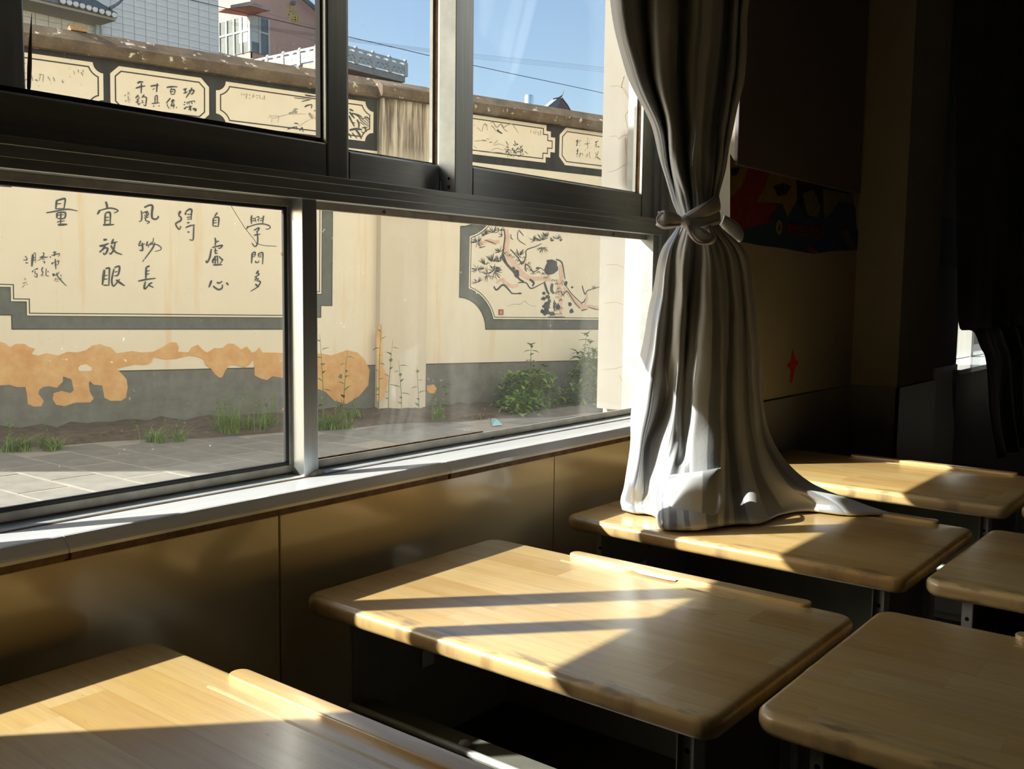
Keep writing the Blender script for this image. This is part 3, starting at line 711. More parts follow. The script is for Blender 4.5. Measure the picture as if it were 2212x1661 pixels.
# dark curtain over the second window, lifted at its lower left corner
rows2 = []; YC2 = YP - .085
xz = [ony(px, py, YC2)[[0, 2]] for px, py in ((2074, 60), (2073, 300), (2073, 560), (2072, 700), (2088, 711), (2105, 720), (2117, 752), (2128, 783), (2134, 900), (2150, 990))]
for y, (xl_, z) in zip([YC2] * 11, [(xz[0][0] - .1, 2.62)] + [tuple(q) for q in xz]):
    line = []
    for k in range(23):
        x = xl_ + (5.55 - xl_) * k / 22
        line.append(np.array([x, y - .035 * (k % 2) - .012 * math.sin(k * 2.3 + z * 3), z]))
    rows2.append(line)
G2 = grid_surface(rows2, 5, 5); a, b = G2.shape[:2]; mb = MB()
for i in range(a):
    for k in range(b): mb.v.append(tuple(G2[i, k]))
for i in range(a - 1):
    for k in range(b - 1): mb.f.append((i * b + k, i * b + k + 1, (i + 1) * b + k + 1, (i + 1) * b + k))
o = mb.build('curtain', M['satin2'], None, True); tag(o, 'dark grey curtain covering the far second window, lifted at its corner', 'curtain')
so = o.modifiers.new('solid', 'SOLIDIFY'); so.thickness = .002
o = MB().tube([(2.6, YC2, 2.68), (5.8, YC2, 2.68)], .012, 12).build('curtain_rod', M['alu_v'], None, True); tag(o, 'round metal curtain rod above the far second window', 'rod')
for x in (2.85, 5.75): MB().box(x - .01, x + .01, YC2, YP, 2.67, 2.69).build('bracket', M['alu_v'], o)

# ================================================================== MURAL, BOARD AND PAINT MARK ON THE PIER
def wallpoly(pts, y): return [tuple(ony(px, py, y)) for px, py in pts]
MK = .55; YW = YP
mural = MB().poly(wallpoly([(1577, 332), (1592, 356), (1640, 365), (1700, 378), (1760, 395), (1800, 404), (1840, 418), (1848, 450), (1850, 490), (1866, 528), (1858, 540), (1800, 542), (1760, 548), (1730, 544), (1690, 536), (1640, 530), (1600, 522), (1577, 514)], YW - .0012)).build('wall_mural', pmat('mural_blue', (.006, .036, .075), .8, var=.25, scale=14))
tag(mural, 'colourful painted mural with red, yellow and blue patches on the pier', 'mural')
def mpatch(name, col, pts, dy): MB().poly(wallpoly(pts, YW - .0012 - dy)).build(name, pmat('mural_' + name, tuple(c * MK for c in col), .8, var=.2, scale=30), mural)
mpatch('red_patch', (.30, .008, .006), [(1577, 420), (1600, 405), (1618, 360), (1665, 370), (1660, 395), (1640, 430), (1680, 445), (1660, 470), (1672, 480), (1640, 485), (1608, 496), (1590, 490), (1577, 470)], .0006)
mpatch('yellow_patch', (.30, .19, .012), [(1577, 332), (1592, 357), (1618, 362), (1600, 405), (1577, 428)], .0008)
mpatch('yellow_patch', (.30, .19, .012), [(1662, 372), (1728, 388), (1722, 430), (1702, 470), (1690, 440), (1634, 436), (1646, 415), (1655, 395)], .0010)
mpatch('black_patch', (.006, .006, .006), [(1720, 388), (1775, 402), (1778, 430), (1770, 470), (1740, 468), (1722, 440)], .0012)
mpatch('black_patch', (.006, .006, .006), [(1670, 402), (1690, 395), (1710, 402), (1700, 420), (1680, 424)], .0014)
mpatch('black_patch', (.006, .006, .006), [(1578, 364), (1598, 362), (1592, 378), (1580, 381)], .0014)
mpatch('pale_patch', (.20, .17, .12), [(1733, 418), (1755, 410), (1762, 420), (1772, 445), (1768, 470), (1745, 465)], .0018)
mpatch('pale_patch', (.20, .17, .12), [(1778, 408), (1840, 420), (1845, 440), (1812, 436), (1796, 460), (1780, 474)], .0018)
mpatch('pale_patch', (.17, .14, .10), [(1818, 500), (1830, 496), (1840, 515), (1852, 538), (1842, 542), (1826, 522)], .0018)
mpatch('badge', (.34, .30, .24), [(1683 + 7 * math.cos(t * .524), 491 + 16 * math.sin(t * .524)) for t in range(12)], .0018)
mpatch('badge_mark', (.22, .02, .01), [(1679, 500), (1684, 482), (1688, 494)], .0022)
mpatch('red_patch', (.26, .008, .006), [(1742, 532), (1752, 533), (1762, 545), (1756, 547), (1748, 544)], .0010)
mpatch('yellow_patch', (.24, .15, .01), [(1752, 533), (1757, 536), (1768, 546), (1762, 547)], .0012)
# row of red lettering on the mural
M['mural_red'] = pmat('mural_red_lettering', (.15, .012, .008), .8)
def wstroke(pts, w, y, mb):
    P = [ony(*p, y) for p in pts]
    for a, b in zip(P[:-1], P[1:]):
        d = b - a; d /= np.linalg.norm(d) + 1e-9; n = np.array([-d[2], 0, d[0]]) * w; e = d * w
        mb.quad(a - n - e, b - n + e, b + n + e, a + n - e)
LET = ["640,560 800,580;720,500 720,560;660,640 790,650;650,720 800,730;720,640 720,780;700,780 630,850;730,780 800,860",
       "830,560 830,860;820,640 880,640;900,540 980,560;900,640 990,650;900,730 990,740;940,560 940,880;900,860 990,880",
       "1040,580 1040,900;1010,690 1070,690;1080,600 1160,610;1090,700 1150,710;1090,790 1150,800;1080,900 1170,910",
       "1215,640 1320,655;1225,760 1315,775;1200,900 1340,915", "1405,640 1530,660;1390,760 1540,780;1400,860 1530,880;1465,630 1465,990",
       "1590,680 1710,700;1600,760 1700,770;1600,680 1600,770;1700,690 1700,780;1580,860 1580,980;1640,850 1700,990;1590,980 1700,1000", "1800,690 1790,1020;1750,800 1740,930;1850,800 1870,930"]
for s in LET:
    mb = MB()
    for st_ in s.split(';'):
        pts = [tuple(float(v) for v in q.split(',')) for q in st_.split(' ')]
        wstroke([(1660 + x / 15.8, 450 + y / 15.8) for x, y in pts], .0028, YW - .0038, mb)
    mb.build('painted_character', M['mural_red'], mural)
# lilac display board above the mural
a, b = ony(1588, 355, YW - .004), ony(1852, 412, YW - .004)
bd = box('display_board', pmat('lilac_board', (.13, .11, .115), .6, var=.05, scale=3), None, a[0], XP - .02, YW - .010, YW - .0002, a[2], 2.35, .002)
tag(bd, 'lilac grey display board hung on the pier above the mural', 'board')
# red paint mark
mk = MB().poly(wallpoly([(1712, 752), (1718, 775), (1726, 783), (1716, 800), (1711, 828), (1705, 826), (1708, 800), (1700, 790), (1708, 778)], YW - .0006)).build('paint_mark', pmat('red_paint', (.42, .02, .025), .8, var=.3, scale=60))
tag(mk, 'small smeared red paint mark low on the pier wall', 'mark')
# second mural panel on the wall past the pilaster
m2 = MB().poly([(XP + .5, YW - .0008, 1.26), (W2X0 - .03, YW - .0008, 1.26), (W2X0 - .03, YW - .0008, 1.44), (XP + .5, YW - .0008, 1.44)]).build('wall_mural', pmat('mural_dark_blue', (.02, .03, .07), .8, var=.3, scale=8))
tag(m2, 'dim blue painted mural panel on the wall past the pilaster', 'mural')
MB().poly([(XP + .5, YW - .0014, 1.26), (W2X0 - .03, YW - .0014, 1.26), (W2X0 - .03, YW - .0014, 1.34), (XP + .5, YW - .0014, 1.36)]).build('dark_patch', pmat('mural_dark_green', (.022, .02, .006), .8), m2)
# ================================================================== OUTSIDE: BOUNDARY WALL
U = np.array([.954, -.298, -.0127]); U /= np.linalg.norm(U)
NN = np.array([-.298, -.954, 0.0]); NN /= np.linalg.norm(NN)
V = np.cross(NN, U); V *= np.sign(V[2])
ZG = -.10
O = onz(298, 918, ZG)
WM = Matrix(((U[0], -NN[0], V[0], O[0]), (U[1], -NN[1], V[1], O[1]), (U[2], -NN[2], V[2], O[2]), (0, 0, 0, 1)))
def wl(px, py, w=0.0):
    d = ray(px, py); t = np.dot(O + w * NN - CAM, NN) / np.dot(d, NN); P = CAM + t * d - O
    return np.array([P @ U, P @ V])
def wp(px, py, w=0.0):                     # image point -> local point on the wall face
    u, v = wl(px, py, w); return (u, -w, v)

def stained_plaster():
    m, nt, b = new_mat('cream_painted_plaster'); L = nt.links.new; b.inputs['Roughness'].default_value = .85
    tc = N(nt, 'ShaderNodeTexCoord'); mp = N(nt, 'ShaderNodeMapping'); mp.inputs['Scale'].default_value = (1, 1, .06); L(tc.outputs['Object'], mp.inputs[0])
    n1 = N(nt, 'ShaderNodeTexNoise', i_Scale=6.0, i_Detail=5.0, i_Roughness=.7); L(mp.outputs[0], n1.inputs['Vector'])
    n2 = N(nt, 'ShaderNodeTexNoise', i_Scale=3.0, i_Detail=4.0); L(tc.outputs['Object'], n2.inputs['Vector'])
    col = mixc(nt, ramp(nt, n2.outputs['Fac'], [(.3, 0.0), (.7, 1.0)]), (.80, .71, .545), (.76, .675, .52))
    col = mixc(nt, ramp(nt, n1.outputs['Fac'], [(.57, 0.0), (.70, .55)]), col, (.74, .50, .25))
    L(col, b.inputs['Base Color']); return m
M['wallcream'] = stained_plaster()
M['panelcream'] = pmat('cream_panel_paint', (.80, .71, .55), .85, var=.03, scale=5, col2=(.76, .67, .515))
M['greyband'] = pmat('slate_grey_paint', (.125, .132, .12), .8, var=.15, scale=12)
M['darkband'] = pmat('dark_slate_paint', (.032, .034, .032), .8, var=.35, scale=10, stretch=(1, 1, .25))
M['dadogrey'] = pmat('grey_cement_dado', (.165, .165, .14), .9, var=.18, scale=7, bump=.15, bscale=30)
M['line'] = pmat('black_line_paint', (.045, .047, .045), .8)
M['ink'] = pmat('black_brush_ink', (.065, .075, .078), .8, var=.25, scale=30)
M['ink_grey'] = pmat('grey_brush_ink', (.30, .29, .24), .8, var=.25, scale=30)
M['ink_pink'] = pmat('pink_brush_wash', (.70, .47, .36), .8, var=.1, scale=12)
M['ink_red'] = pmat('red_seal_ink', (.36, .06, .04), .8, var=.2, scale=60)
M['bare'] = pmat('bare_orange_plaster', (.74, .47, .215), .95, col2=(.62, .315, .11), scale=5, bump=.2, bscale=25, detail=6)
def coping_mat():
    m, nt, b = new_mat('lichened_concrete'); L = nt.links.new; b.inputs['Roughness'].default_value = .95
    tc = N(nt, 'ShaderNodeTexCoord')
    n1 = N(nt, 'ShaderNodeTexNoise', i_Scale=4.0, i_Detail=7.0, i_Roughness=.75); L(tc.outputs['Object'], n1.inputs['Vector'])
    n2 = N(nt, 'ShaderNodeTexNoise', i_Scale=11.0, i_Detail=4.0, i_Roughness=.6); L(tc.outputs['Object'], n2.inputs['Vector'])
    col = ramp(nt, n1.outputs['Fac'], [(.3, (.06, .042, .026)), (.5, (.125, .09, .055)), (.7, (.21, .155, .10))])
    col = mixc(nt, ramp(nt, n2.outputs['Fac'], [(.625, 0.0), (.665, .9)]), col, (.62, .57, .46))
    L(col, b.inputs['Base Color']); return m
M['coping'] = coping_mat()
def pilaster_mat():
    m, nt, b = new_mat('rain_stained_pilaster'); L = nt.links.new; b.inputs['Roughness'].default_value = .9
    tc = N(nt, 'ShaderNodeTexCoord'); mp = N(nt, 'ShaderNodeMapping'); mp.inputs['Scale'].default_value = (1, 1, .05); L(tc.outputs['Object'], mp.inputs[0])
    sx = N(nt, 'ShaderNodeSeparateXYZ'); L(tc.outputs['Object'], sx.inputs[0])
    n1 = N(nt, 'ShaderNodeTexNoise', i_Scale=11.0, i_Detail=5.0, i_Roughness=.7); L(mp.outputs[0], n1.inputs['Vector'])
    hi = ramp(nt, mth(nt, 'DIVIDE', sx.outputs[2], 3.4), [(.55, .0), (.72, .10), (.80, .85), (.95, 1.0)])
    st = ramp(nt, n1.outputs['Fac'], [(.40, 0.0), (.56, 1.0)])
    f = mth(nt, 'MULTIPLY', st, hi)
    col = mixc(nt, f, (.66, .565, .42), (.075, .052, .032))
    col = mixc(nt, mth(nt, 'MULTIPLY', ramp(nt, n1.outputs['Fac'], [(.35, .5), (.6, 0.0)]), .5), col, (.50, .48, .44))
    L(col, b.inputs['Base Color']); return m
M['pilaster'] = pilaster_mat()

bw = MB().box(-5.5, 9.0, 0, .24, -.4, 3.17).build('wall_outside', M['wallcream']); bw.matrix_world = WM; structure(bw)
bw['label'] = 'cream boundary wall with painted panels and calligraphy'
def wchild(mb, name, mat, par=None): return mb.build(name, mat, par or bw)
# coping: fascia and sloping top, stepping out over the pilaster
def coping(u0, u1, f):
    prof = [(-f, 3.165), (-f - .012, 3.19), (-f - .012, 3.262), (-f + .02, 3.285), (.04, 3.368), (.20, 3.368), (.30, 3.28), (.30, 3.165)]
    mb = MB().prism([(u0, y, z) for y, z in prof], (u1 - u0, 0, 0)); return wchild(mb, 'coping', M['coping'])
PU0, PU1, PW = 2.345, 2.885, .10
coping(-5.5, PU0 - .05, .085); coping(PU1 + .05, 9.0, .085); coping(PU0 - .05, PU1 + .05, .19)
# pilaster
wchild(MB().box(PU0, PU1, -PW, .002, -.3, 3.17), 'pilaster', M['pilaster'])
# rubbly brick lying on the coping
P = wl(172, 63); o = wchild(MB().prism([(-.10, 0, 0), (.10, 0, .0), (.13, 0, -.06), (.11, 0, .035), (-.06, 0, .045), (-.11, 0, .02)][0:2] + [(.12, 0, .05), (-.06, 0, .07), (-.12, 0, .045)], (0, .12, 0)), 'broken_brick', pmat('old_brick', (.34, .22, .11), .95, var=.3, scale=30)); o.location = (P[0], .02, 3.37); o.scale = (.62, .8, .7)
# dado
for a, b in ((-5.5, PU0), (PU1, 9.0)):
    d = wchild(MB().box(a, b, -.004, .001, -.3, .485), 'dado', M['dadogrey']); wchild(MB().box(a, b, -.0055, .001, .485, .494), 'painted_line', M['line'], d)
# dark upper bands behind the small panels
def rect_poly(u0, u1, v0, v1, y): return [(u0, y, v0), (u1, y, v0), (u1, y, v1), (u0, y, v1)]
for a, b in ((-5.5, PU0 - .004), (PU1 + .05, 9.0)): wchild(MB().box(a, b, -.003, .001, 2.652, 3.17), 'dark_band', M['darkband'])
def frame_shape(u0, u1, v0, v1, style, r, d=0.0):
    pts = []
    a0, a1, b0, b1 = u0 + d, u1 - d, v0 + d, v1 - d
    def corner(cu, cv, su, sv):                      # points from the vertical side round to the horizontal side
        if style == 'arc':
            Rr = r + d; h = math.sqrt(max(Rr * Rr - d * d, 0)); t0 = math.atan2(h, d); t1 = math.atan2(d, h)
            return [(cu + su * Rr * math.cos(t0 + (t1 - t0) * k / 8), cv + sv * Rr * math.sin(t0 + (t1 - t0) * k / 8)) for k in range(9)]
        if style == 'chamfer':
            e = d * .42; return [(cu + su * d, cv + sv * (r + e)), (cu + su * (r + e), cv + sv * d)]
        h = r / 2
        return [(cu + su * d, cv + sv * (r + d)), (cu + su * (h + d), cv + sv * (r + d)), (cu + su * (h + d), cv + sv * (h + d)), (cu + su * (r + d), cv + sv * (h + d)), (cu + su * (r + d), cv + sv * d)]
    pts += corner(u0, v0, 1, 1); pts += corner(u1, v0, -1, 1)[::-1]; pts += corner(u1, v1, -1, -1); pts += corner(u0, v1, 1, -1)[::-1]
    return pts
def painted_panel(u0, u1, v0, v1, style, r, gap=.036, lw=.011):
    o = wchild(MB().poly([(u, -.0045, v) for u, v in frame_shape(u0, u1, v0, v1, style, r)]), 'painted_panel', M['panelcream'])
    A = frame_shape(u0, u1, v0, v1, style, r, gap); B = frame_shape(u0, u1, v0, v1, style, r, gap + lw); mb = MB(); n = len(A)
    for i in range(n):
        j = (i + 1) % n; mb.quad((A[i][0], -.006, A[i][1]), (A[j][0], -.006, A[j][1]), (B[j][0], -.006, B[j][1]), (B[i][0], -.006, B[i][1]))
    wchild(mb, 'painted_line', M['line'], o); return o
VT, VB = 3.122, 2.735
p1 = painted_panel(-2.3, -.253, VB, VT, 'arc', .082); p2 = painted_panel(-.197, .650, VB, VT, 'chamfer', .072)
p3 = painted_panel(.713, 2.295, VB, VT, 'arc', .09); p4 = painted_panel(2.943, 4.565, VB, 3.150, 'step', .125); p5 = painted_panel(4.627, 6.6, VB, 3.155, 'chamfer', .088)
# large lower panels: grey surround, cream field, black line
def big_panel(u0, u1, v0, v1, style, r, bw_=.112):
    g = wchild(MB().poly([(u, -.003, v) for u, v in frame_shape(u0, u1, v0, v1, style, r)]), 'grey_surround', M['greyband'])
    A = frame_shape(u0, u1, v0, v1, style, r, 0); B = frame_shape(u0, u1, v0, v1, style, r, .008); mb = MB(); n = len(A)
    for i in range(n):
        j = (i + 1) % n; mb.quad((A[i][0], -.004, A[i][1]), (A[j][0], -.004, A[j][1]), (B[j][0], -.004, B[j][1]), (B[i][0], -.004, B[i][1]))
    wchild(mb, 'painted_line', M['line'], g)
    f = wchild(MB().poly([(u, -.0045, v) for u, v in frame_shape(u0, u1, v0, v1, style, r, bw_)]), 'painted_panel', M['wallcream'] if style == 'step' else M['panelcream'])
    for dd_, w_ in ((bw_, .006), (bw_ + .022, .008)):
        A = frame_shape(u0, u1, v0, v1, style, r, dd_); B = frame_shape(u0, u1, v0, v1, style, r, dd_ + w_); mb = MB(); n = len(A)
        for i in range(n):
            j = (i + 1) % n; mb.quad((A[i][0], -.006, A[i][1]), (A[j][0], -.006, A[j][1]), (B[j][0], -.006, B[j][1]), (B[i][0], -.006, B[i][1]))
        wchild(mb, 'painted_line', M['line'], f)
    return f
pl = big_panel(-1.235, 1.866, .855, 2.40, 'step', .235)
pr_ = big_panel(3.335, 6.8, .855, 2.31, 'arc', .345)

# ------------------------------------------------------------------ brush strokes
def ribbon(mb, pts, w, y, taper=(.75, 1.0, .55), n=6):
    P = crom([np.array(p, float) for p in pts], n) if len(pts) > 2 else crom(pts, 5)
    m = len(P); base = len(mb.v)
    for i, p in enumerate(P):
        d = P[min(i + 1, m - 1)] - P[max(i - 1, 0)]; L = np.linalg.norm(d) + 1e-9; nrm = np.array([-d[1], d[0]]) / L
        t = i / (m - 1); k = taper[0] + (taper[1] - taper[0]) * min(t / .3, 1) if t < .5 else taper[1] + (taper[2] - taper[1]) * ((t - .5) / .5)
        h = w * .5 * k
        a, b = p - nrm * h, p + nrm * h; mb.v += [(a[0], y, a[1]), (b[0], y, b[1])]
    for i in range(m - 1):
        q = base + 2 * i; mb.f.append((q, q + 1, q + 3, q + 2))
def glyph(org, sc, spec, parent, mat, name='brush_character', y=-.008, wk=1.0):
    mb = MB()
    for k, st_ in enumerate(spec.split(';')):
        tok = st_.strip().split(' '); w = float(tok[0])
        pts = [tuple(float(v) for v in q.split(',')) for q in tok[1:]]
        uv = [wl(org[0] + x / sc, org[1] + yy / sc) for x, yy in pts]
        ribbon(mb, uv, w / sc * .00445 * wk, y - .0002 * (k % 5))
    return wchild(mb, name, mat, parent)
G1, G2_, G3, G4, G5 = ((90, 410), 6.92), ((360, 430), 7.55), ((40, 520), 15.1), ((250, 160), 11.64), ((1230, 280), 18.46)
CH = [
 (G1, "24 225,150 208,290;24 230,160 320,135 350,150 330,290;14 235,212 290,205;14 215,285 330,280;18 65,345 180,325 360,292 460,300 535,318;24 228,345 225,425;22 230,345 330,335 355,360 335,425 235,430;12 240,380 330,372;18 285,340 280,520;14 228,482 345,462;28 240,525 380,517"),
 (G1, "28 955,175 975,240 970,285;26 870,300 830,370;20 880,305 1000,275 1090,285 1140,315 1080,348;22 950,350 940,520;24 955,345 1015,338 1025,400 1020,510;14 960,415 1005,410;14 955,460 1005,455;26 915,525 1080,520"),
 (G1, "18 1485,310 1495,400 1485,460 1450,475;28 1530,265 1610,230 1655,245 1645,340 1650,420 1700,440 1740,410 1735,390;14 1500,350 1560,325 1590,318;14 1545,350 1585,340 1590,375 1545,400 1540,370;14 1570,330 1560,420;14 1530,425 1600,405;16 1550,425 1555,460 1610,480 1570,510"),
 (G1, "28 920,750 975,742;28 862,840 930,830 1000,800;26 945,840 920,880 860,935;24 940,870 985,875 965,940 935,965 915,940;24 1070,735 1045,800 1040,810;18 1045,800 1130,775;22 1095,790 1085,840 1070,900 1030,960 1010,940;24 1030,830 1060,880 1110,935 1200,968"),
 (G1, "20 1480,760 1445,830;18 1450,840 1540,805;24 1500,790 1505,900 1460,900;20 1580,770 1560,840;14 1570,830 1650,800 1670,715;12 1640,780 1600,830 1590,870;20 1690,790 1650,880 1505,1075;14 1620,815 1720,820 1780,860 1770,900 1690,920"),
 (G1, "24 1610,1135 1550,1165;28 1560,1165 1555,1330;14 1560,1220 1615,1205;14 1565,1265 1610,1250;22 1440,1365 1560,1340 1700,1322;24 1550,1370 1530,1450 1545,1480 1600,1420;22 1650,1385 1600,1420 1670,1460"),
 (G1, "34 935,1195 905,1420;24 950,1180 1005,1170 1010,1230 1000,1435;14 930,1285 985,1275;14 925,1340 985,1330;18 920,1425 1000,1425;22 1080,1180 1060,1260 1045,1370 1070,1440 1120,1390 1165,1335;24 1085,1165 1160,1145 1145,1260 1105,1290;14 1085,1230 1135,1220;12 1080,1290 1130,1275;28 1110,1345 1170,1390 1240,1435"),
 (G2_, "34 225,195 190,260;26 190,265 230,300 225,350 145,405 200,495 230,440;26 310,215 300,260;28 310,205 370,165 405,180 400,250 395,340;16 330,250 390,250;16 325,300 390,290;14 330,330 395,325;22 330,390 375,380;22 305,465 380,435 455,420;22 440,425 435,560 425,665 365,660;22 335,540 370,535"),
 (G2_, "24 825,220 775,285;26 760,310 750,440;26 765,305 840,300 845,380 835,455;14 765,350 815,345;14 765,390 820,385;18 755,440 830,445"),
 (G2_, "26 785,630 795,690 785,760;22 800,700 850,685;24 740,790 840,765 905,755 870,800 835,800;28 725,815 700,950 655,1035 635,1000;24 790,800 790,880;18 770,850 830,840;18 780,890 830,880;28 800,930 750,1000 745,1040;20 770,940 830,930;20 790,950 790,1070;22 825,920 830,1060;22 850,930 890,980 910,990 860,1060;16 740,1000 820,990;14 745,1040 800,1030;26 755,1075 900,1070"),
 (G2_, "32 730,1325 685,1440;28 755,1415 800,1455 850,1475 900,1450 905,1390;26 815,1355 850,1370 905,1340;28 970,1360 1005,1405"),
 (G2_, "26 1385,265 1375,330 1380,405;16 1390,320 1435,315;16 1390,360 1440,345;14 1440,300 1445,360 1460,370;16 1460,300 1500,290 1490,370;12 1470,340 1495,330;24 1580,270 1570,320 1560,400;14 1520,320 1565,310;14 1515,355 1560,345;26 1330,440 1295,490;20 1330,455 1450,415 1560,405 1660,430 1685,465 1650,490 1610,485;24 1420,510 1500,470 1490,510 1465,540;24 1465,520 1480,600 1480,690 1460,760 1430,770 1385,715;22 1420,590 1525,570"),
 (G2_, "26 1390,880 1380,1050;24 1395,880 1440,870 1435,930;14 1390,910 1435,905;14 1390,945 1435,935;18 1495,880 1490,940;24 1500,885 1560,875 1565,960 1560,1065;14 1500,915 1550,905;14 1495,945 1545,940;18 1450,1005 1445,1030 1490,1030 1500,1000"),
 (G2_, "28 1495,1165 1455,1220;24 1470,1195 1500,1230 1430,1275;20 1450,1275 1475,1295;24 1470,1280 1430,1330;18 1500,1290 1460,1340;22 1480,1335 1525,1350 1480,1430 1365,1505;28 1440,1385 1500,1435"),
 (G3, "40 1125,385 1230,365;28 1075,480 1200,450 1330,420 1300,520;36 1190,390 1160,480 1150,500;30 1025,505 1045,560"),
 (G3, "40 1090,710 1095,775;22 1095,740 1180,690;28 1240,670 1310,660 1280,790;20 1170,800 1270,790;34 1195,590 1215,930"),
 (G3, "56 1140,1065 1135,1160;24 1140,1130 1270,1095 1320,1005;26 1240,1040 1255,1160;30 1255,1130 1350,1260 1560,1475;24 1370,1110 1390,1160;22 1385,1200 1360,1300;18 1215,1205 1170,1320;14 1220,1260 1300,1250;14 1220,1320 1305,1310"),
 (G3, "36 790,390 835,410;26 840,420 790,500 680,545;36 690,545 820,535 950,540;30 810,470 790,570;18 790,560 610,660;20 770,610 860,590;32 840,660 850,740;20 800,660 800,690"),
 (G3, "34 790,860 740,975;26 745,975 800,1020;26 800,1000 770,1090;18 735,1160 740,1110 790,1100 790,1165;24 900,900 890,1100 920,1140 990,1155;22 950,980 970,1030"),
 (G3, "60 465,440 430,840;20 480,420 545,410 545,720;30 480,545 530,545;24 470,630 560,625"),
 (G3, "22 490,960 620,900 590,950;34 465,970 450,1030;26 545,990 525,1070;24 530,1080 600,1080 590,1190 510,1140"),
 (G3, "26 205,500 270,560;28 270,560 260,630 150,625;30 220,720 315,725"),
]
for g, s in CH: glyph(g[0], g[1], s, pl, M['ink'], wk=1.05)
glyph(G3[0], G3[1], "30 120,1390 270,1350;22 180,1350 200,1400;24 200,1430 110,1540;26 250,1400 290,1440;16 190,1240 220,1220 225,1270 190,1270 190,1240", pl, pmat('faded_seal_ink', (.45, .28, .15), .8), 'seal_mark')
for s in ("40 540,235 600,200 690,205;34 500,360 620,320 740,300;32 640,230 640,350 632,490",
 "30 565,530 490,610;20 545,570 600,590;20 520,650 600,610;20 495,710 590,670;24 555,640 545,720 580,770 610,720;28 715,520 650,600;28 690,580 765,590 760,700 745,800 690,770;22 645,680 690,670;22 645,730 700,705",
 "34 870,310 980,290 1080,285;34 1040,235 1030,340 1025,460;16 920,400 980,360",
 "22 985,560 975,730;24 990,560 1040,550 1045,730;10 990,610 1030,605;10 990,650 1030,645;10 990,690 1030,690;26 900,745 1100,725;22 960,795 940,825;22 1070,790 1095,815",
 "34 1275,340 1400,320 1550,325;18 1400,340 1380,390;24 1370,400 1385,510;28 1375,395 1480,395 1470,510;18 1390,450 1450,440;22 1390,515 1470,510",
 "30 1370,605 1265,735;18 1300,740 1290,800 1330,840 1320,880;36 1450,640 1390,690;26 1390,700 1480,660;24 1430,680 1400,760 1390,800 1460,810 1470,770;12 1370,790 1480,770;16 1450,700 1450,880;24 1520,830 1530,860;14 1360,850 1370,870",
 "40 1700,400 1780,365;28 1750,380 1740,470;28 1700,490 1800,450;32 1830,420 1960,410 1920,500 1880,500;34 1910,345 1870,440 1760,600",
 "26 1710,715 1750,705;26 1700,775 1740,765;34 1710,890 1780,820;20 1800,760 1790,720 1900,690 1980,680 1970,720;16 1850,720 1830,770;24 1900,710 1920,760;26 1790,840 1920,810;40 1860,790 1880,930;20 1870,850 1820,910;50 1930,880 2005,890 1990,940"):
    glyph(G4[0], G4[1], s, p2, M['ink'], wk=1.05)
glyph(G4[0], G4[1], "14 300,440 350,530;14 330,450 290,520;14 240,510 230,560;14 200,550 250,545;14 300,560 330,600;14 290,620 340,610;14 300,650 370,650;16 320,690 350,720;14 230,660 250,700;14 260,660 265,700;12 305,540 310,690", p2, M['ink_grey'], 'inscription')
for s in ("30 1380,470 1360,640;18 1400,500 1385,560;20 1430,510 1425,600;20 1450,540 1450,600;26 1510,470 1500,620;16 1380,560 1500,540;30 1340,650 1550,610 1500,700 1420,715;30 1340,660 1300,750;30 1480,740 1400,790 1440,880",
 "34 1380,990 1350,1150;26 1320,1140 1410,1120;20 1360,1060 1420,1050;26 1340,1200 1410,1170;28 1440,1080 1450,1150 1530,1100 1540,1030 1440,1070",
 "50 1000,510 1140,455;26 1070,490 1000,690;26 1060,560 1060,740;50 1110,660 1180,710",
 "24 1130,860 1110,960 1050,1010 1040,940 1060,890;24 1090,1000 1090,1080;20 1060,1060 980,1160;44 1070,1090 1230,1200",
 "20 740,320 710,440;16 790,430 760,480;16 660,470 690,490;24 580,580 700,565 820,540;26 700,480 720,740;14 660,760 720,760",
 "30 600,820 620,840;22 800,890 780,960 810,1150;22 700,950 690,1090;18 640,1020 690,1010;16 640,1100 700,1090",
 "60 310,390 290,640;50 240,470 340,440;40 240,630 300,640;20 330,520 440,430;16 390,430 470,470;16 400,560 430,580;16 390,640 430,640",
 "50 320,760 300,980;36 260,840 350,860;36 260,980 330,980;26 250,1070 300,1050;28 420,920 400,1050 360,1110;22 370,980 510,960 500,1040"):
    glyph(G5[0], G5[1], s, p5, M['ink'], wk=.95)
# bamboo-and-birds panel
G6 = ((500, 170), 11.06)
glyph(*G6, "14 230,350 240,405;14 280,370 315,400;16 290,380 300,360;20 365,355 345,490;16 425,370 435,420;16 410,470 450,480;16 520,360 500,470;14 540,400 545,440;14 580,400 620,400;16 600,450 610,490;16 640,410 690,405;14 650,450 690,445;16 685,460 690,490;20 740,460 740,500;20 780,400 785,505", p3, M['ink_grey'], 'inscription')
glyph(*G6, "10 860,930 1000,890 1150,900 1360,855 1560,845 1780,845;8 920,940 1060,935 1120,910;9 1130,900 1100,1050;8 970,960 940,1050;8 900,860 940,885;10 1600,1140 1740,1050 1880,970", p3, M['ink_grey'], 'painted_branch')
glyph(*G6, "30 1330,1210 1450,1170 1560,1150;26 1490,1065 1550,1070 1600,1090;24 1560,1150 1545,1215;28 1680,1160 1620,1250;26 1685,1160 1705,1275;34 1740,680 1810,640 1920,620;24 1920,630 1900,715;22 1670,550 1800,520 1900,500;18 1490,460 1700,480 1850,495;36 1750,390 1850,410 2000,430", p3, M['ink'], 'painted_leaves')
glyph(*G6, "60 1450,830 1490,770 1530,735;40 1360,830 1450,815;80 1530,770 1525,830;30 1490,725 1580,730;60 1850,820 1890,890 1930,960;40 1960,760 2030,780", p3, M['ink_grey'], 'painted_bird')
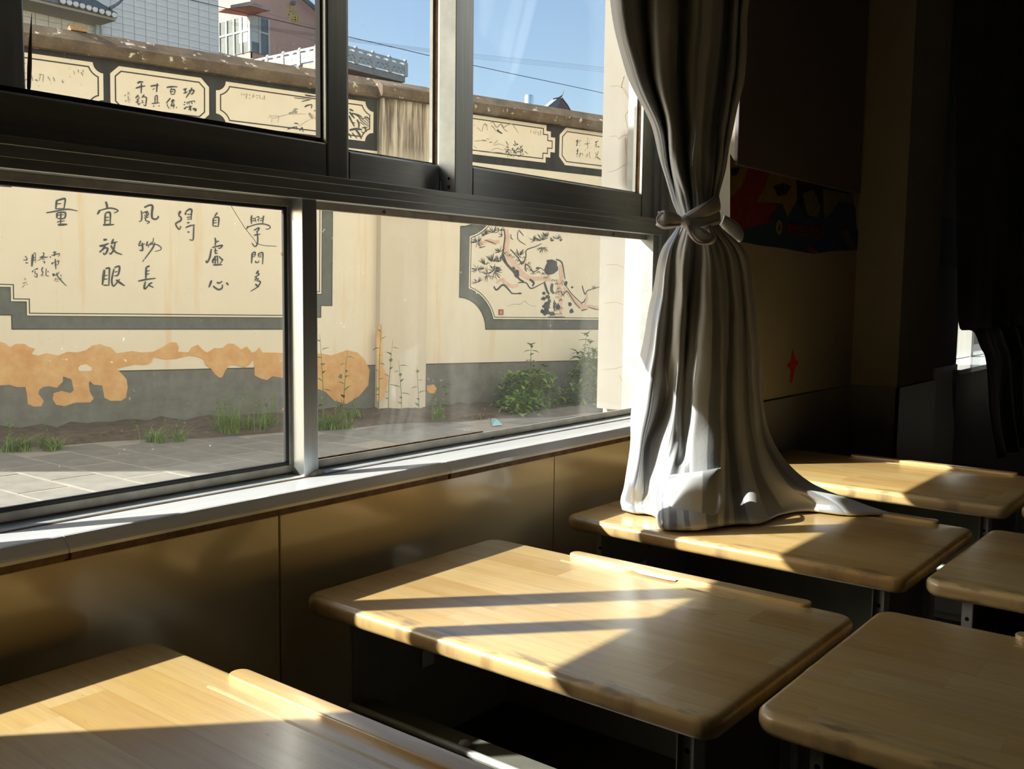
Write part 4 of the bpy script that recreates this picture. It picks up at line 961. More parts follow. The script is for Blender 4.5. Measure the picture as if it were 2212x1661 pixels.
glyph(*G6, "90 1880,880 1970,910;50 1970,920 2010,970", p3, M['ink_pink'], 'painted_bird')
G7 = ((700, 200), 7.373)
glyph(*G7, "30 400,265 465,295;34 400,310 480,410;30 395,370 430,450 480,540;30 520,430 550,500 545,600;36 400,600 500,580 600,590;36 500,590 560,670 590,740;26 440,330 540,360 600,390;16 530,360 590,450 720,550;14 590,410 660,420 720,490;24 640,390 690,400 715,440;18 600,560 650,560 690,560;28 640,540 670,630;24 390,650 430,720;20 440,640 520,730;16 430,470 490,490;16 590,620 640,660;12 560,470 640,520;12 470,340 600,420 720,520", p3, M['ink'], 'painted_bamboo')
# landscape panel
G8 = ((1000, 200), 6.645)
glyph(*G8, "14 390,440 430,425 460,480 490,495 545,450 580,500 610,480 690,450 740,500 790,580;14 400,470 440,510 470,560;12 545,460 590,530 640,560;14 280,500 310,450 350,480;10 280,500 270,560;10 330,470 350,550;14 310,440 330,480", p4, M['ink_grey'], 'painted_mountain')
glyph(*G8, "30 480,540 510,560 560,590;20 490,530 510,550", p4, M['ink'], 'painted_mountain')
glyph(*G8, "8 160,700 260,690 340,700;12 270,680 330,690;16 370,715 420,712;8 330,665 380,672;10 440,740 480,700 500,680;7 430,760 520,740 600,770;7 400,830 480,800 580,830;7 380,860 520,860 590,880;8 160,770 190,800;8 200,500 260,560;12 155,460 165,480", p4, M['ink_grey'], 'painted_water')
rb = random.Random(11); spec = []
for k in range(75):
    x, y = rb.uniform(610, 860), rb.uniform(720, 920)
    if (x - 735) ** 2 / 130 ** 2 + (y - 840) ** 2 / 105 ** 2 > 1: continue
    a = rb.uniform(0, 6.28); l = rb.uniform(10, 22); spec.append('%d %.0f,%.0f %.0f,%.0f %.0f,%.0f' % (rb.choice((7, 9, 11)), x, y, x + l * math.cos(a), y + l * math.sin(a), x + l * math.cos(a + 1.2), y + l * math.sin(a + 1.2)))
spec += ['12 610,700 650,760', '12 740,690 745,740', '12 850,760 820,800', '9 880,840 930,885', '20 845,800 850,860']
glyph(*G8, ';'.join(spec), p4, M['ink'], 'painted_shrub')
glyph(*G8, "9 970,540 970,580;9 1010,550 1020,600;9 1045,540 1040,600;11 1070,565 1085,600;11 1110,545 1110,620;9 1075,600 1085,615", p4, M['ink_grey'], 'inscription')
# village scene and inscription in the first panel
G9 = ((0, 0), 7.373)
glyph(*G9, "12 1170,1130 1190,1190;12 1240,1110 1250,1160;16 1290,1150 1320,1210;12 1320,1110 1325,1160;9 1105,1215 1120,1235;24 370,1275 430,1270;10 320,1160 420,1165;12 260,1290 330,1300;14 500,1200 520,1290;22 560,1270 600,1290;10 620,1180 700,1200;10 640,1190 625,1290;10 690,1200 680,1310;12 760,1220 800,1290;12 850,1230 870,1300;14 980,1300 1020,1310;10 990,1270 1000,1330;10 350,1020 410,1010", p1, M['ink_grey'], 'painted_village')
# pine painting in the big right panel
G10 = ((980, 480), 6.506)
glyph(*G10, "70 735,100 755,250 735,380 780,500 870,620 960,720 1080,790 1250,790 1390,820;60 1450,800 1490,1000 1500,1320;60 1500,600 1510,760 1530,900;50 1540,920 1640,1040 1740,1160 1820,1200 1900,1180 2040,1200 2090,1120;36 1870,1000 1860,1100 1820,1190;50 640,270 560,280 470,260 350,330;44 900,880 820,900 720,850 680,800 600,850;30 1010,480 1000,560 960,600", pr_, M['ink_pink'], 'painted_trunk', y=-.0075, wk=1.35)
glyph(*G10, "26 700,90 715,200 700,330 690,420 680,500 740,600 830,700 880,780;40 690,450 740,580 830,680 920,800 980,830;16 800,170 800,220 830,240;22 790,380 830,420 900,500 960,580 1010,480 1020,390 1150,340 1230,300;14 900,120 900,240 1010,320;16 910,110 980,190;26 1010,580 1000,650 1020,690;16 1040,600 1100,690 1160,680 1210,640 1280,690;30 1150,650 1180,640 1210,650;20 900,850 1010,850 1080,930 1200,880 1290,830;40 1060,800 1120,850 1100,900;44 1270,850 1310,970 1340,1010;60 1380,860 1370,950 1400,1000;26 1430,520 1510,560 1540,680 1560,800;20 1500,960 1530,1020 1590,970 1690,1120 1770,1210;14 1560,870 1650,1000 1780,1130 1800,1160;22 1790,1130 1830,1110 1870,1020;22 1800,890 1840,1010 1880,960 2040,910;20 1790,1240 1880,1220;16 1880,1190 1980,1220 2050,1230;30 560,900 600,950 690,880 780,960 820,1000 930,1000;30 900,1000 950,1000;16 430,250 520,280 590,310;14 350,360 440,340;14 1320,1330 1560,1330", pr_, M['ink'], 'painted_trunk')
rb = random.Random(4); spec = []
def fan(cx, cy, r, n, a0, a1, w=9):
    for k in range(n):
        a = math.radians(rb.uniform(a0, a1)); l = r * rb.uniform(.55, 1); spec.append('%d %.0f,%.0f %.0f,%.0f' % (w, cx + .12 * l * math.cos(a), cy - .12 * l * math.sin(a), cx + l * math.cos(a), cy - l * math.sin(a)))
for cx, cy, r, n, a0, a1 in ((330, 280, 110, 22, -130, 210), (440, 180, 100, 16, 20, 200), (560, 150, 110, 14, 10, 170), (640, 120, 80, 10, 0, 170), (330, 660, 100, 18, -60, 230), (440, 600, 120, 14, 20, 150), (540, 560, 140, 18, 30, 150), (560, 690, 130, 22, -160, 200), (470, 740, 120, 16, -150, 170), (640, 560, 110, 14, 20, 170), (330, 850, 90, 12, 20, 190), (650, 420, 90, 12, 30, 210), (680, 200, 80, 8, 100, 200),
                           (1230, 260, 120, 22, 10, 180), (1300, 210, 90, 14, 20, 160), (1250, 350, 100, 16, -170, 0), (1130, 270, 90, 10, 60, 190), (1440, 240, 80, 12, 20, 150), (1360, 270, 70, 10, 10, 120), (920, 470, 110, 16, 10, 150), (1500, 270, 60, 8, 40, 130), (600, 620, 100, 12, 180, 330), (1960, 940, 60, 6, 20, 120)): fan(cx, cy, r, n, a0, a1)
glyph(*G10, ';'.join(spec), pr_, M['ink'], 'painted_needles')
spec = []
for k in range(60):
    t = k / 60
    if k < 34: x, y = 720 + t * 1.75 * 640 + rb.uniform(-60, 60), 420 + t * 1.75 * 400 + rb.uniform(-40, 50)
    else: x, y = rb.uniform(1420, 1530), rb.uniform(830, 1320)
    spec.append('9 %.0f,%.0f %.0f,%.0f %.0f,%.0f' % (x - 25, y, x, y - 22, x + 22, y + 4))
glyph(*G10, ';'.join(spec), pr_, M['ink'], 'painted_bark')
def blob(cx, cy, rx, ry, n=17, jag=.30):
    return [(cx + rx * (1 + rb.uniform(-jag, jag)) * math.cos(6.283 * k / n), cy + ry * (1 + rb.uniform(-jag, jag)) * math.sin(6.283 * k / n)) for k in range(n)]
mb = MB()
for cx, cy, rx, ry in ((1370, 640, 95, 105), (1300, 1180, 55, 55), (1290, 1260, 60, 45), (1255, 1075, 35, 25), (1265, 1000, 25, 22), (1320, 1050, 30, 30), (1460, 1190, 30, 40), (1380, 1290, 45, 30), (1340, 1110, 25, 30), (1570, 860, 26, 32), (1630, 1150, 22, 30), (1650, 1250, 30, 30), (1410, 1170, 18, 70), (880, 720, 40, 50), (830, 660, 30, 40), (1240, 1250, 30, 25), (1660, 915, 14, 16), (2085, 1075, 20, 26)):
    pts = [wl(980 + x / 6.506, 480 + y / 6.506) for x, y in blob(cx, cy, rx, ry)]
    mb.poly([(u, -.0088, v) for u, v in pts])
wchild(mb, 'painted_ivy', M['ink'], pr_)
sq = [wl(980 + x / 6.506, 480 + y / 6.506) for x, y in ((624, 1224), (694, 1224), (694, 1304), (624, 1304))]
sl_ = wchild(MB().poly([(u, -.008, v) for u, v in sq]), 'seal_mark', M['ink_red'], pr_)
glyph(*G10, "8 640,1245 680,1245;8 640,1265 680,1265;8 640,1286 680,1286;8 660,1240 660,1290", pr_, M['panelcream'], 'seal_lines', y=-.010)
glyph(*G10, "6 750,1180 850,1150 930,1150 990,1105 1060,1160 1150,1180", pr_, M['ink_grey'], 'painted_hills')
# ------------------------------------------------------------------ bare patches where the paint has come away
def patch(pts, org, sc, mat, y=-.0068, par=None): 
    uv = [wl(org[0] + x / sc, org[1] + yy / sc) for x, yy in pts]
    return wchild(MB().poly([(u, y, v) for u, v in uv]), 'bare_patch', mat, par)
PA = [(-420, 140), (-300, 100), (-180, 150), (-80, 120), (0, 115), (35, 125), (65, 150), (100, 130), (160, 128), (190, 150), (228, 160), (205, 195), (250, 205), (300, 190), (380, 205), (440, 180), (500, 185), (560, 170), (600, 140), (650, 130), (690, 145), (720, 150), (760, 190), (800, 185), (860, 175), (920, 185), (1000, 180), (1060, 150), (1110, 118), (1150, 120), (1165, 150), (1160, 180), (1230, 185), (1250, 150), (1290, 135), (1330, 175), (1350, 185), (1400, 155), (1450, 155), (1490, 125), (1530, 130), (1570, 165), (1610, 145), (1640, 185), (1665, 180), (1690, 150), (1710, 185), (1775, 185), (1900, 190), (2060, 195), (2090, 190), (2160, 205), (2260, 170), (2330, 185), (2380, 235), (2410, 300), (2400, 400), (2340, 470), (2260, 520), (2180, 500), (2120, 440), (2000, 395), (1900, 360), (1775, 340), (1740, 365), (1700, 355), (1660, 335), (1655, 230), (1620, 270), (1590, 285), (1560, 270), (1500, 265), (1470, 300), (1450, 345), (1430, 350), (1400, 325), (1375, 290), (1340, 265), (1330, 230), (1280, 210), (1230, 205), (1150, 225), (1080, 230), (1000, 215), (985, 250), (950, 265), (880, 262), (820, 275), (780, 285), (760, 290), (790, 320), (825, 360), (832, 410), (820, 480), (790, 500), (720, 500), (680, 480), (665, 400), (610, 395), (585, 370), (578, 385), (585, 440), (610, 485), (590, 510), (490, 512), (420, 535), (365, 525), (342, 490), (350, 450), (400, 435), (460, 450), (480, 430), (465, 360), (410, 340), (410, 375), (370, 415), (320, 405), (280, 410), (255, 430), (250, 455), (285, 500), (270, 535), (220, 538), (180, 520), (175, 460), (165, 410), (110, 410), (60, 395), (0, 400), (-120, 420), (-260, 380), (-420, 400)]
pa = patch(PA, (0, 700), 3.02, M['bare'])
wchild(MB().poly([(u, -.0076, v) for u, v in [wl(x / 3.02, 700 + y / 3.02) for x, y in ((508, 285), (525, 268), (560, 262), (595, 280), (598, 300), (580, 306), (545, 305), (515, 305))]]), 'paint_remnant', M['wallcream'], pa)
wchild(MB().poly([(u, -.0076, v) for u, v in [wl(660 + x / 2.68, 430 + y / 2.68) for x, y in ((185, 1030), (200, 1010), (212, 1018), (208, 1042))]]), 'paint_remnant', M['dadogrey'], pa)
def pilpatch(pts):
    uv = [wl(660 + x / 2.68, 430 + y / 2.68, PW) for x, y in pts]
    return wchild(MB().poly([(u, -PW - .003, v) for u, v in uv]), 'bare_patch', M['bare'])
pilpatch([(412, 960), (410, 800), (425, 740), (440, 722), (446, 860), (445, 960), (470, 1020), (482, 1045), (465, 1110), (445, 1165), (412, 1170)])
patch([(700, 1080), (740, 1072), (758, 1095), (745, 1125), (715, 1122), (700, 1105)], (660, 430), 2.68, M['bare'])
# ================================================================== GROUND
def gpt(px, py, h=0.0):                    # image point -> world point on the sloping lane
    d = ray(px, py); t = np.dot(O + h * V - CAM, V) / np.dot(d, V); return CAM + t * d
def wloc(P): q = np.asarray(P) - O; return np.array([q @ U, -(q @ NN), q @ V])
M['cement'] = pmat('pale_cement_joint', (.34, .30, .235), .95, var=.12, scale=9, bump=.1, bscale=40)
M['slab'] = pmat('worn_paving_slab', (.215, .20, .17), .9, var=.16, scale=5, bump=.12, bscale=50)
M['earth'] = pmat('dark_earth', (.10, .072, .045), .98, var=.4, scale=12, bump=.6, bscale=20)
gm = MB().box(-9, 14, -11, .5, -.3, -.0015); gnd = gm.build('ground', M['cement']); gnd.matrix_world = WM; structure(gnd)
te = -19.4; e1 = np.array([math.cos(math.radians(te)), math.sin(math.radians(te))]); e2 = np.array([-e1[1], e1[0]])
proto = None; ns = 0; rs = random.Random(2)
for i in range(-8, 40):
    for j in range(0, 12):
        p = -1.84 + .335 * (i + .5); q = .95 + .60 * j + (.30 if i % 2 else .05)
        u, w = p * e1 + q * e2
        if w < .95: continue
        P = O + u * U + w * NN; px, py = proj(P)
        if not (-60 < px < 1420 and 870 < py < 1130): continue
        loc = (u, -w, -.004 + rs.uniform(-.002, .003)); rot = (0, 0, math.radians(-te + rs.uniform(-.4, .4)))
        if proto is None:
            proto = MB().box(-.160, .160, -.289, .289, -.03, .004).build('paving_slab', M['slab'], gnd); bevel(proto, .006, 1); proto.location = loc; proto.rotation_euler = rot
        else:
            o = inst('paving_slab', proto, gnd, loc, rot); m = o.modifiers.new('bevel', 'BEVEL'); m.width = .006; m.segments = 1; m.limit_method = 'ANGLE'
        ns += 1
mb = MB(); re_ = random.Random(3); nU, nW = 120, 8
for i in range(nU + 1):
    u = -5 + 13 * i / nU
    for k in range(nW + 1):
        w = .96 * k / nW + (.06 * math.sin(u * 2.1) + .05 * math.sin(u * 5.3)) * (k == nW)
        h = .0 if k == nW else .012 + .05 * re_.random() * (1 - k / nW) + .02 * re_.random()
        mb.v.append((u, -w, h))
for i in range(nU):
    for k in range(nW):
        a = i * (nW + 1) + k; mb.f.append((a, a + 1, a + nW + 2, a + nW + 1))
mb.build('earth_strip', M['earth'], gnd, True)

# ================================================================== WEEDS AND SHRUBS
def leaf_mat(name, c, c2):
    m, nt, b = new_mat(name); L = nt.links.new; oi = N(nt, 'ShaderNodeObjectInfo'); g = N(nt, 'ShaderNodeNewGeometry')
    r = mth(nt, 'FRACT', mth(nt, 'ADD', oi.outputs['Random'], g.outputs['Random Per Island']))
    L(mixc(nt, r, c, c2), b.inputs['Base Color']); b.inputs['Roughness'].default_value = .5
    b.inputs['Subsurface Weight'].default_value = 0.0
    return m
M['leaf'] = leaf_mat('green_leaf', (.06, .18, .014), (.19, .30, .04)); M['grassleaf'] = leaf_mat('grass_blade', (.07, .17, .018), (.20, .28, .05))
M['drygrass'] = leaf_mat('seeded_grass', (.15, .12, .04), (.26, .19, .08)); M['stem'] = pmat('green_stem', (.14, .17, .06), .7)
def leaf_verts(l, w):
    return [(0, 0, 0), (-w, l * .32, w * .35), (-w * .8, l * .62, w * .2), (0, l, -l * .12), (w * .8, l * .62, w * .2), (w, l * .32, w * .35), (0, l * .35, 0), (0, l * .65, -l * .02)]
LF = [(0, 6, 1), (1, 6, 7, 2), (2, 7, 3), (3, 7, 4), (4, 7, 6, 5), (5, 6, 0)]
lm = bpy.data.meshes.new('leaf'); lm.from_pydata(leaf_verts(.12, .026), [], LF); lm.materials.append(M['leaf'])
def place_leaf(par, p, az, pitch, s, name='leaf'):
    o = bpy.data.objects.new(name, lm); COL.objects.link(o); o.parent = par; o.location = p; o.rotation_euler = (pitch, 0, az); o.scale = (s, s, s); return o
def add_leaf(mb, p, az, pitch, s):
    R = Matrix.Rotation(az, 3, 'Z') @ Matrix.Rotation(pitch, 3, 'X'); n = len(mb.v)
    mb.v += [tuple(Vector(p) + R @ Vector(q) * s) for q in leaf_verts(.105, .023)]; mb.f += [tuple(n + i for i in f) for f in LF]
rp = random.Random(21)
def leafy_shrub(base, stems, label, nfill, spread):
    root = empty('leafy_shrub', tuple(base)); mbf = MB(); mbs = MB()
    for (dx, dy, h, lean) in stems:
        pts = [Vector((dx * .5, dy * .5, 0)), Vector((dx * .8, dy, h * .4)), Vector((dx, dy, h * .75)), Vector((dx + lean, dy, h))]
        mbs.tube([tuple(p) for p in pts], [.006, .005, .004, .002], 5)
        nn = max(5, int(h / .062))
        for k in range(2, nn + 1):
            t = k / nn; p = pts[1].lerp(pts[3], (t - .3) / .7) if t > .3 else pts[0].lerp(pts[1], t / .3)
            az = k * 1.62 + dx * 9
            for s_ in (0, math.pi):
                sc = (1.25 - .55 * t) * rp.uniform(.8, 1.2)
                if t > .52: place_leaf(root, tuple(p), az + s_ + rp.uniform(-.4, .4), rp.uniform(-.35, .35), sc)
                else: add_leaf(mbf, p, az + s_ + rp.uniform(-.4, .4), rp.uniform(-.4, .3), sc)
        for s_ in range(4): place_leaf(root, tuple(pts[3]), s_ * 1.57 + dx, rp.uniform(.3, .9), .7)
    for k in range(nfill):
        a = rp.uniform(0, 6.28); r = math.sqrt(rp.random()); hh = rp.random() ** 1.3
        add_leaf(mbf, (spread[0] * r * math.cos(a) * (1 - .35 * hh), spread[1] * r * math.sin(a), spread[2] * hh), rp.uniform(0, 6.28), rp.uniform(-.6, .5), rp.uniform(.6, 1.15))
    mbs.build('stems', M['stem'], root); f = mbf.build('foliage', M['leaf'], root); f['kind'] = 'stuff'
    tag(root, label, 'shrub', 'shrubs against the boundary wall'); return root
# directions on the ground: along the wall is U, toward the camera NN
def along(px, py, du=0, dw=0, h=0): P = gpt(px, py); return P + du * U + dw * NN + h * V
def rot_to_wall(o): o.rotation_euler = (0, 0, math.atan2(U[1], U[0])); return o
b1 = O + wl(1255, 800)[0] * U + .46 * NN
s = leafy_shrub(b1, [(-.36, -.05, .82, .03), (-.26, .02, .72, .04), (-.16, 0, .62, -.02), (-.06, -.06, .60, .03), (.04, 0, .78, -.02), (.10, .04, .72, .02), (.18, .03, .68, .03), (.26, -.03, .88, .02), (.33, .02, .82, .03), (.40, 0, .66, .03)], 'tall leafy shrub in front of the pine painting', 1300, (.60, .26, .62)); rot_to_wall(s)
b2 = O + wl(1105, 800)[0] * U + .34 * NN
s = leafy_shrub(b2, [(-.16, 0, .36, .02), (0, -.04, .70, .0), (.10, 0, .40, .03), (.22, .02, .45, .01)], 'smaller leafy shrub left of the tall one', 700, (.46, .24, .40)); rot_to_wall(s)
b3 = O + wl(1050, 860)[0] * U + .78 * NN
s = leafy_shrub(b3, [(-.12, .05, .2, .02), (.03, .08, .24, .0), (.16, .05, .2, .02)], 'low yellowish leafy weed at the foot of the shrubs', 240, (.32, .18, .18)); rot_to_wall(s)
def grass_clump(u, w, rx, ry, h, n, label, mat='grassleaf', curl=.5, seeds=0):
    mb = MB()
    tufts = [(rx * rp.uniform(-.85, .85), ry * rp.uniform(-.8, .8), rp.uniform(.45, 1.0)) for _ in range(max(5, n // 28))]
    for k in range(n):
        tx, ty, th_ = rp.choice(tufts); x, y = tx + rp.gauss(0, .022), ty + rp.gauss(0, .018)
        az = rp.uniform(0, 6.28); L = h * th_ * rp.uniform(.45, 1.15); bend = curl * rp.uniform(.3, 1.9) * L; wd_ = rp.uniform(.0025, .0070)
        d = np.array([math.cos(az), math.sin(az)]); nrm = np.array([-d[1], d[0]]); base = len(mb.v)
        for t in (0, .4, .75, 1.0):
            cx_, cy_, cz_ = x + d[0] * bend * t * t, y + d[1] * bend * t * t, L * (t - .25 * curl * t * t)
            ww = wd_ * (1 - t) + .0004
            mb.v += [(cx_ - nrm[0] * ww, cy_ - nrm[1] * ww, cz_), (cx_ + nrm[0] * ww, cy_ + nrm[1] * ww, cz_)]
        for q in range(3): mb.f.append((base + 2 * q, base + 2 * q + 1, base + 2 * q + 3, base + 2 * q + 2))
    for k in range(seeds):
        x, y = rx * rp.uniform(-.8, .8), ry * rp.uniform(-.8, .8); L = h * rp.uniform(1.0, 1.5); lx = rp.uniform(-.06, .06)
        mb.tube([(x, y, 0), (x + lx * .4, y, L * .6), (x + lx, y, L)], [.0028, .002, .0012], 4)
        for q in range(9):
            t = rp.uniform(.6, 1); add_leaf(mb, (x + lx * t, y, L * t), rp.uniform(0, 6.28), rp.uniform(-.3, .9), rp.uniform(.16, .3))
    o = mb.build('grass_clump', M[mat]); o.location = tuple(O + u * U + w * NN); rot_to_wall(o)
    tag(o, label, 'grass', 'weeds along the foot of the boundary wall'); o['kind'] = 'stuff'; return o
def gu(px, py): P = gpt(px, py); q = P - O; return q @ U, q @ NN
for px, py, rx, ry, h, n, lab, mat, cu, sd in (
    (75, 972, .27, .14, .17, 420, 'low spreading green grass clump at the far left of the lane', 'grassleaf', .9, 3), (345, 955, .20, .10, .15, 260, 'small green grass clump on the lane edge below the calligraphy', 'grassleaf', .7, 3),
    (520, 935, .25, .12, .26, 420, 'tall seeding grass clump beside the window mullion', 'grassleaf', .45, 16), (575, 925, .14, .10, .22, 200, 'grass clump half hidden by the left window mullion', 'grassleaf', .5, 8),
    (730, 925, .22, .12, .20, 320, 'leafy grass clump just right of the window mullion', 'grassleaf', .6, 6), (770, 910, .12, .08, .16, 150, 'small grass clump left of the outer pilaster', 'grassleaf', .6, 3),
    (950, 908, .14, .08, .20, 120, 'sparse green grass clump right of the outer pilaster', 'grassleaf', .5, 6), (1020, 905, .18, .08, .09, 200, 'dry grass patch between pilaster and shrubs', 'drygrass', .8, 0), (215, 945, .25, .08, .07, 220, 'dry brownish grass patch left of the small green clump', 'drygrass', .9, 0)):
    u_, w_ = gu(px, py); grass_clump(u_, w_, rx, ry, h, n, lab, mat, cu, sd)
def tall_weed(px, base_py, top_py, lean, label, leaves=8):
    u_, w_ = gu(px, base_py); v1 = wl(px + lean, top_py, w_)[1]; root = empty('tall_weed', tuple(O + u_ * U + w_ * NN)); rot_to_wall(root)
    ll = lean * .0045; mb = MB().tube([(0, 0, 0), (ll * .2, 0, v1 * .45), (ll * .65, 0, v1 * .8), (ll, 0, v1)], [.004, .0035, .0025, .0012], 5); mb.build('stem', M['stem'], root)
    for k in range(leaves):
        t = .25 + .75 * k / leaves; place_leaf(root, (ll * t * t, 0, v1 * t), k * 2.4, rp.uniform(-.2, .7), rp.uniform(.5, .9))
    tag(root, label, 'weed', 'tall thin weeds in front of the wall')
tall_weed(818, 905, 700, 6, 'tallest thin weed growing at the left edge of the pilaster', 9); tall_weed(838, 905, 735, 12, 'thin leaning weed beside the tallest one')
tall_weed(868, 905, 778, -8, 'thin forked weed in front of the pilaster base'); tall_weed(905, 908, 792, -6, 'thin weed near the right edge of the pilaster', 6)
tall_weed(742, 915, 755, 10, 'thin weed over the bare orange plaster'); tall_weed(700, 925, 722, -8, 'thin weed right against the window mullion', 9)
tall_weed(958, 908, 822, 10, 'short bright weed right of the pilaster', 8)
# blue plastic scrap on the lane
P = [gpt(*q, .01) for q in ((1061, 904), (1070, 903), (1084, 914), (1085, 918), (1063, 920))]
mb = MB(); c = sum(P) / len(P) + V * .03
for a, b in zip(P, P[1:] + P[:1]): mb.quad(a, b, c)
tag(mb.build('plastic_scrap', pmat('pale_blue_plastic', (.30, .62, .72), .4)), 'crumpled pale blue plastic scrap lying on the lane', 'litter')
o = MB(); P = gpt(1092, 896, .01); o.box(-.03, .04, -.02, .02, 0, .008); o = o.build('paper_scrap', M['paper']); o.location = tuple(P); tag(o, 'tiny white paper scrap near the blue plastic', 'litter')

# ================================================================== BUILDINGS BEHIND
M['marble'] = pmat('grey_marble_wall_tile', (.76, .76, .74), .35, var=.08, scale=4, col2=(.66, .66, .645), stretch=(1.5, 1, 4))
M['bgrout'] = pmat('dark_joint', (.26, .25, .235), .9)
M['soffit'] = pmat('beige_soffit', (.42, .40, .34), .9); M['rooftile'] = pmat('slate_roof_tile', (.16, .18, .19), .6, var=.3, scale=9)
M['pipe'] = pmat('white_drainpipe', (.66, .68, .62), .5); M['pinkwall'] = pmat('salmon_pink_render', (.58, .35, .27), .85, var=.06, scale=3); M['pinkjoint'] = pmat('pink_joint', (.42, .27, .22), .9)
M['redbeam'] = pmat('red_brown_paint', (.32, .09, .045), .8, var=.1, scale=4); M['concrete'] = pmat('weathered_concrete', (.36, .32, .28), .95, var=.2, scale=5)
M['white'] = pmat('white_paint', (.52, .53, .51), .6); M['glassdark'] = pmat('dark_window_glass', (.13, .15, .13), .1, var=.3, scale=2); M['curtwhite'] = pmat('white_curtain', (.56, .58, .54), .8)
YB1 = 15.0; xr = ony(473, 60, YB1)[0]
b1 = empty('tiled_building', (xr - 3, YB1, 0)); tag(b1, 'grey marble tiled building behind the wall with a tiled eave', 'building')
def bx1(name, mat, x0, x1, y0, y1, z0, z1, par=b1): return box(name, mat, par, x0 - (xr - 3), x1 - (xr - 3), y0 - YB1, y1 - YB1, z0, z1)
bx1('wall_core', M['bgrout'], xr - 6.5, xr - .006, YB1 + .006, YB1 + 6, -.5, 9.0)
tw, th = .2155, .1165; tproto = None; nt_ = 0
for i in range(0, 26):
    for j in range(0, 26):
        x = xr - tw * (i + .5); z = 4.55 + th * (j + .5); px, py = proj((x, YB1, z))
        if px < 20 or px > 480 or py < -14: continue
        q = proj((x, YB1, z))
        cap = 52 + .155 * (px - 35)
        if py > cap + 14: continue
        if tproto is None:
            tproto = MB().box(-tw / 2 + .004, tw / 2 - .004, 0, .03, -th / 2 + .003, th / 2 - .003).build('wall_tile', M['marble'], b1); tproto.location = (x - (xr - 3), -.002, z)
        else: inst('wall_tile', tproto, b1, (x - (xr - 3), -.002 + .0, z))
        nt_ += 1
# eave with round tile ends
YE = 14.35; eR = ony(252, 34, YE)[0]; eL = ony(-30, 0, YE)[0]; zb = ony(250, 44, YE)[2]; zt_ = ony(250, 27, YE)[2]
bx1('soffit', M['soffit'], eL, eR, YE + .02, YB1 + .0, zb, zb + .05)
bx1('fascia', M['rooftile'], eL, eR, YE - .02, YE + .03, zb + .04, zt_)
pv = ony(150, 3, YE)[0]
for k, (px, py) in enumerate(((136, 0), (150, 3), (164, 6.5), (178, 10), (192, 14), (205.5, 18), (220, 22), (234, 26), (247, 30))):
    P = ony(px, py + 2, YE - .06); r_ = .050
    mb = MB().tube([(P[0] - (xr - 3), P[1] - YB1, P[2]), (P[0] - (xr - 3), P[1] - YB1 + .7, P[2] + .34)], r_, 12); t_ = mb.build('roof_tile', M['rooftile'], b1, True); smooth_by_angle(t_, 50)
    MB().lathe([(.001, -.012), (r_ * .8, -.012), (r_ * .98, 0), (r_ * .98, .01)], (P[0] - (xr - 3), P[1] - YB1 - .002, P[2]), 14, 'y').build('tile_end', M['marble'], t_)
P0, P1, P2 = ony(238, 18, YE), ony(255, 8, YE + .1), ony(275, -10, YE + .3)
MB().tube([tuple(p - np.array([xr - 3, YB1, 0])) for p in (P0, P1, P2)], [.03, .022, .012], 8).build('hip_ridge', M['rooftile'], b1, True)
for px0, px1 in ((203.5, 212.5), (215, 221.5)):
    A, B = ony(px0, 60, 14.9), ony(px1, 60, 14.9); r_ = (B[0] - A[0]) / 2
    MB().tube([((A[0] + B[0]) / 2 - (xr - 3), 14.88 - YB1, 3.5), ((A[0] + B[0]) / 2 - (xr - 3), 14.88 - YB1, zb)], r_, 10).build('drainpipe', M['pipe'], b1, True)
# pink building with terrace
YA = 18.0; xa = ony(722, 85, YA)[0]; ys1 = onx(545, 108, xa)[1]; YP = ys1 + 1.6
b2 = empty('pink_building', (xa, YA, 0)); tag(b2, 'salmon pink building with a white balustraded terrace behind the wall', 'building')
def L2(P): return (P[0] - xa, P[1] - YA, P[2])
def bx2(name, mat, x0, x1, y0, y1, z0, z1, par=b2, bv=0): return box(name, mat, par, x0 - xa, x1 - xa, y0 - YA, y1 - YA, z0, z1, bv)
zr = ony(768, 112, YA)[2]; zp = ony(768, 99, YA)[2]; zpan = ony(768, 114.5, YA)[2]; zbot = ony(768, 137, YA)[2]; zsl = ony(768, 152, YA)[2]; ztop = ony(768, 104, YA)[2]
xe = ony(875, 145, YA)[0]; xl = ony(468, 95, ys1)[0]
# facade
fac = [L2(ony(px, py, YP)) for px, py in ((541, 130), (541, -60), (628, -60), (654, 0), (690, 30), (716, 52), (716, 125))]
MB().prism(fac, (0, 3.0, 0)).build('facade', M['pinkwall'], b2)
xc = ony(541, 60, YP)[0]
MB().box(xc - xa, xc - xa + .05, YP - YA, YP - YA + 5, 3.5, 9).build('side_wall', M['pinkwall'], b2)
# facade joints
for px in (583, 598, 612, 627, 641, 656, 670): 
    A = ony(px, 60, YP - .004); MB().box(A[0] - xa - .006, A[0] - xa + .006, YP - YA - .004, YP - YA, 5.5, 8.2).build('facade_joint', M['pinkjoint'], b2)
for py in (35, 66):
    z = ony(600, py, YP)[2]; MB().box(xc - xa + .6, ony(690, 60, YP)[0] - xa, YP - YA - .004, YP - YA, z - .006, z + .006).build('facade_joint', M['pinkjoint'], b2)
# verge of the gable roof
vg = [ony(648, -10, YP - .2), ony(690, 26, YP - .2), ony(722, 54, YP - .2)]
MB().tube([L2(v) for v in vg], .07, 6).build('roof_verge', M['rooftile'], b2)
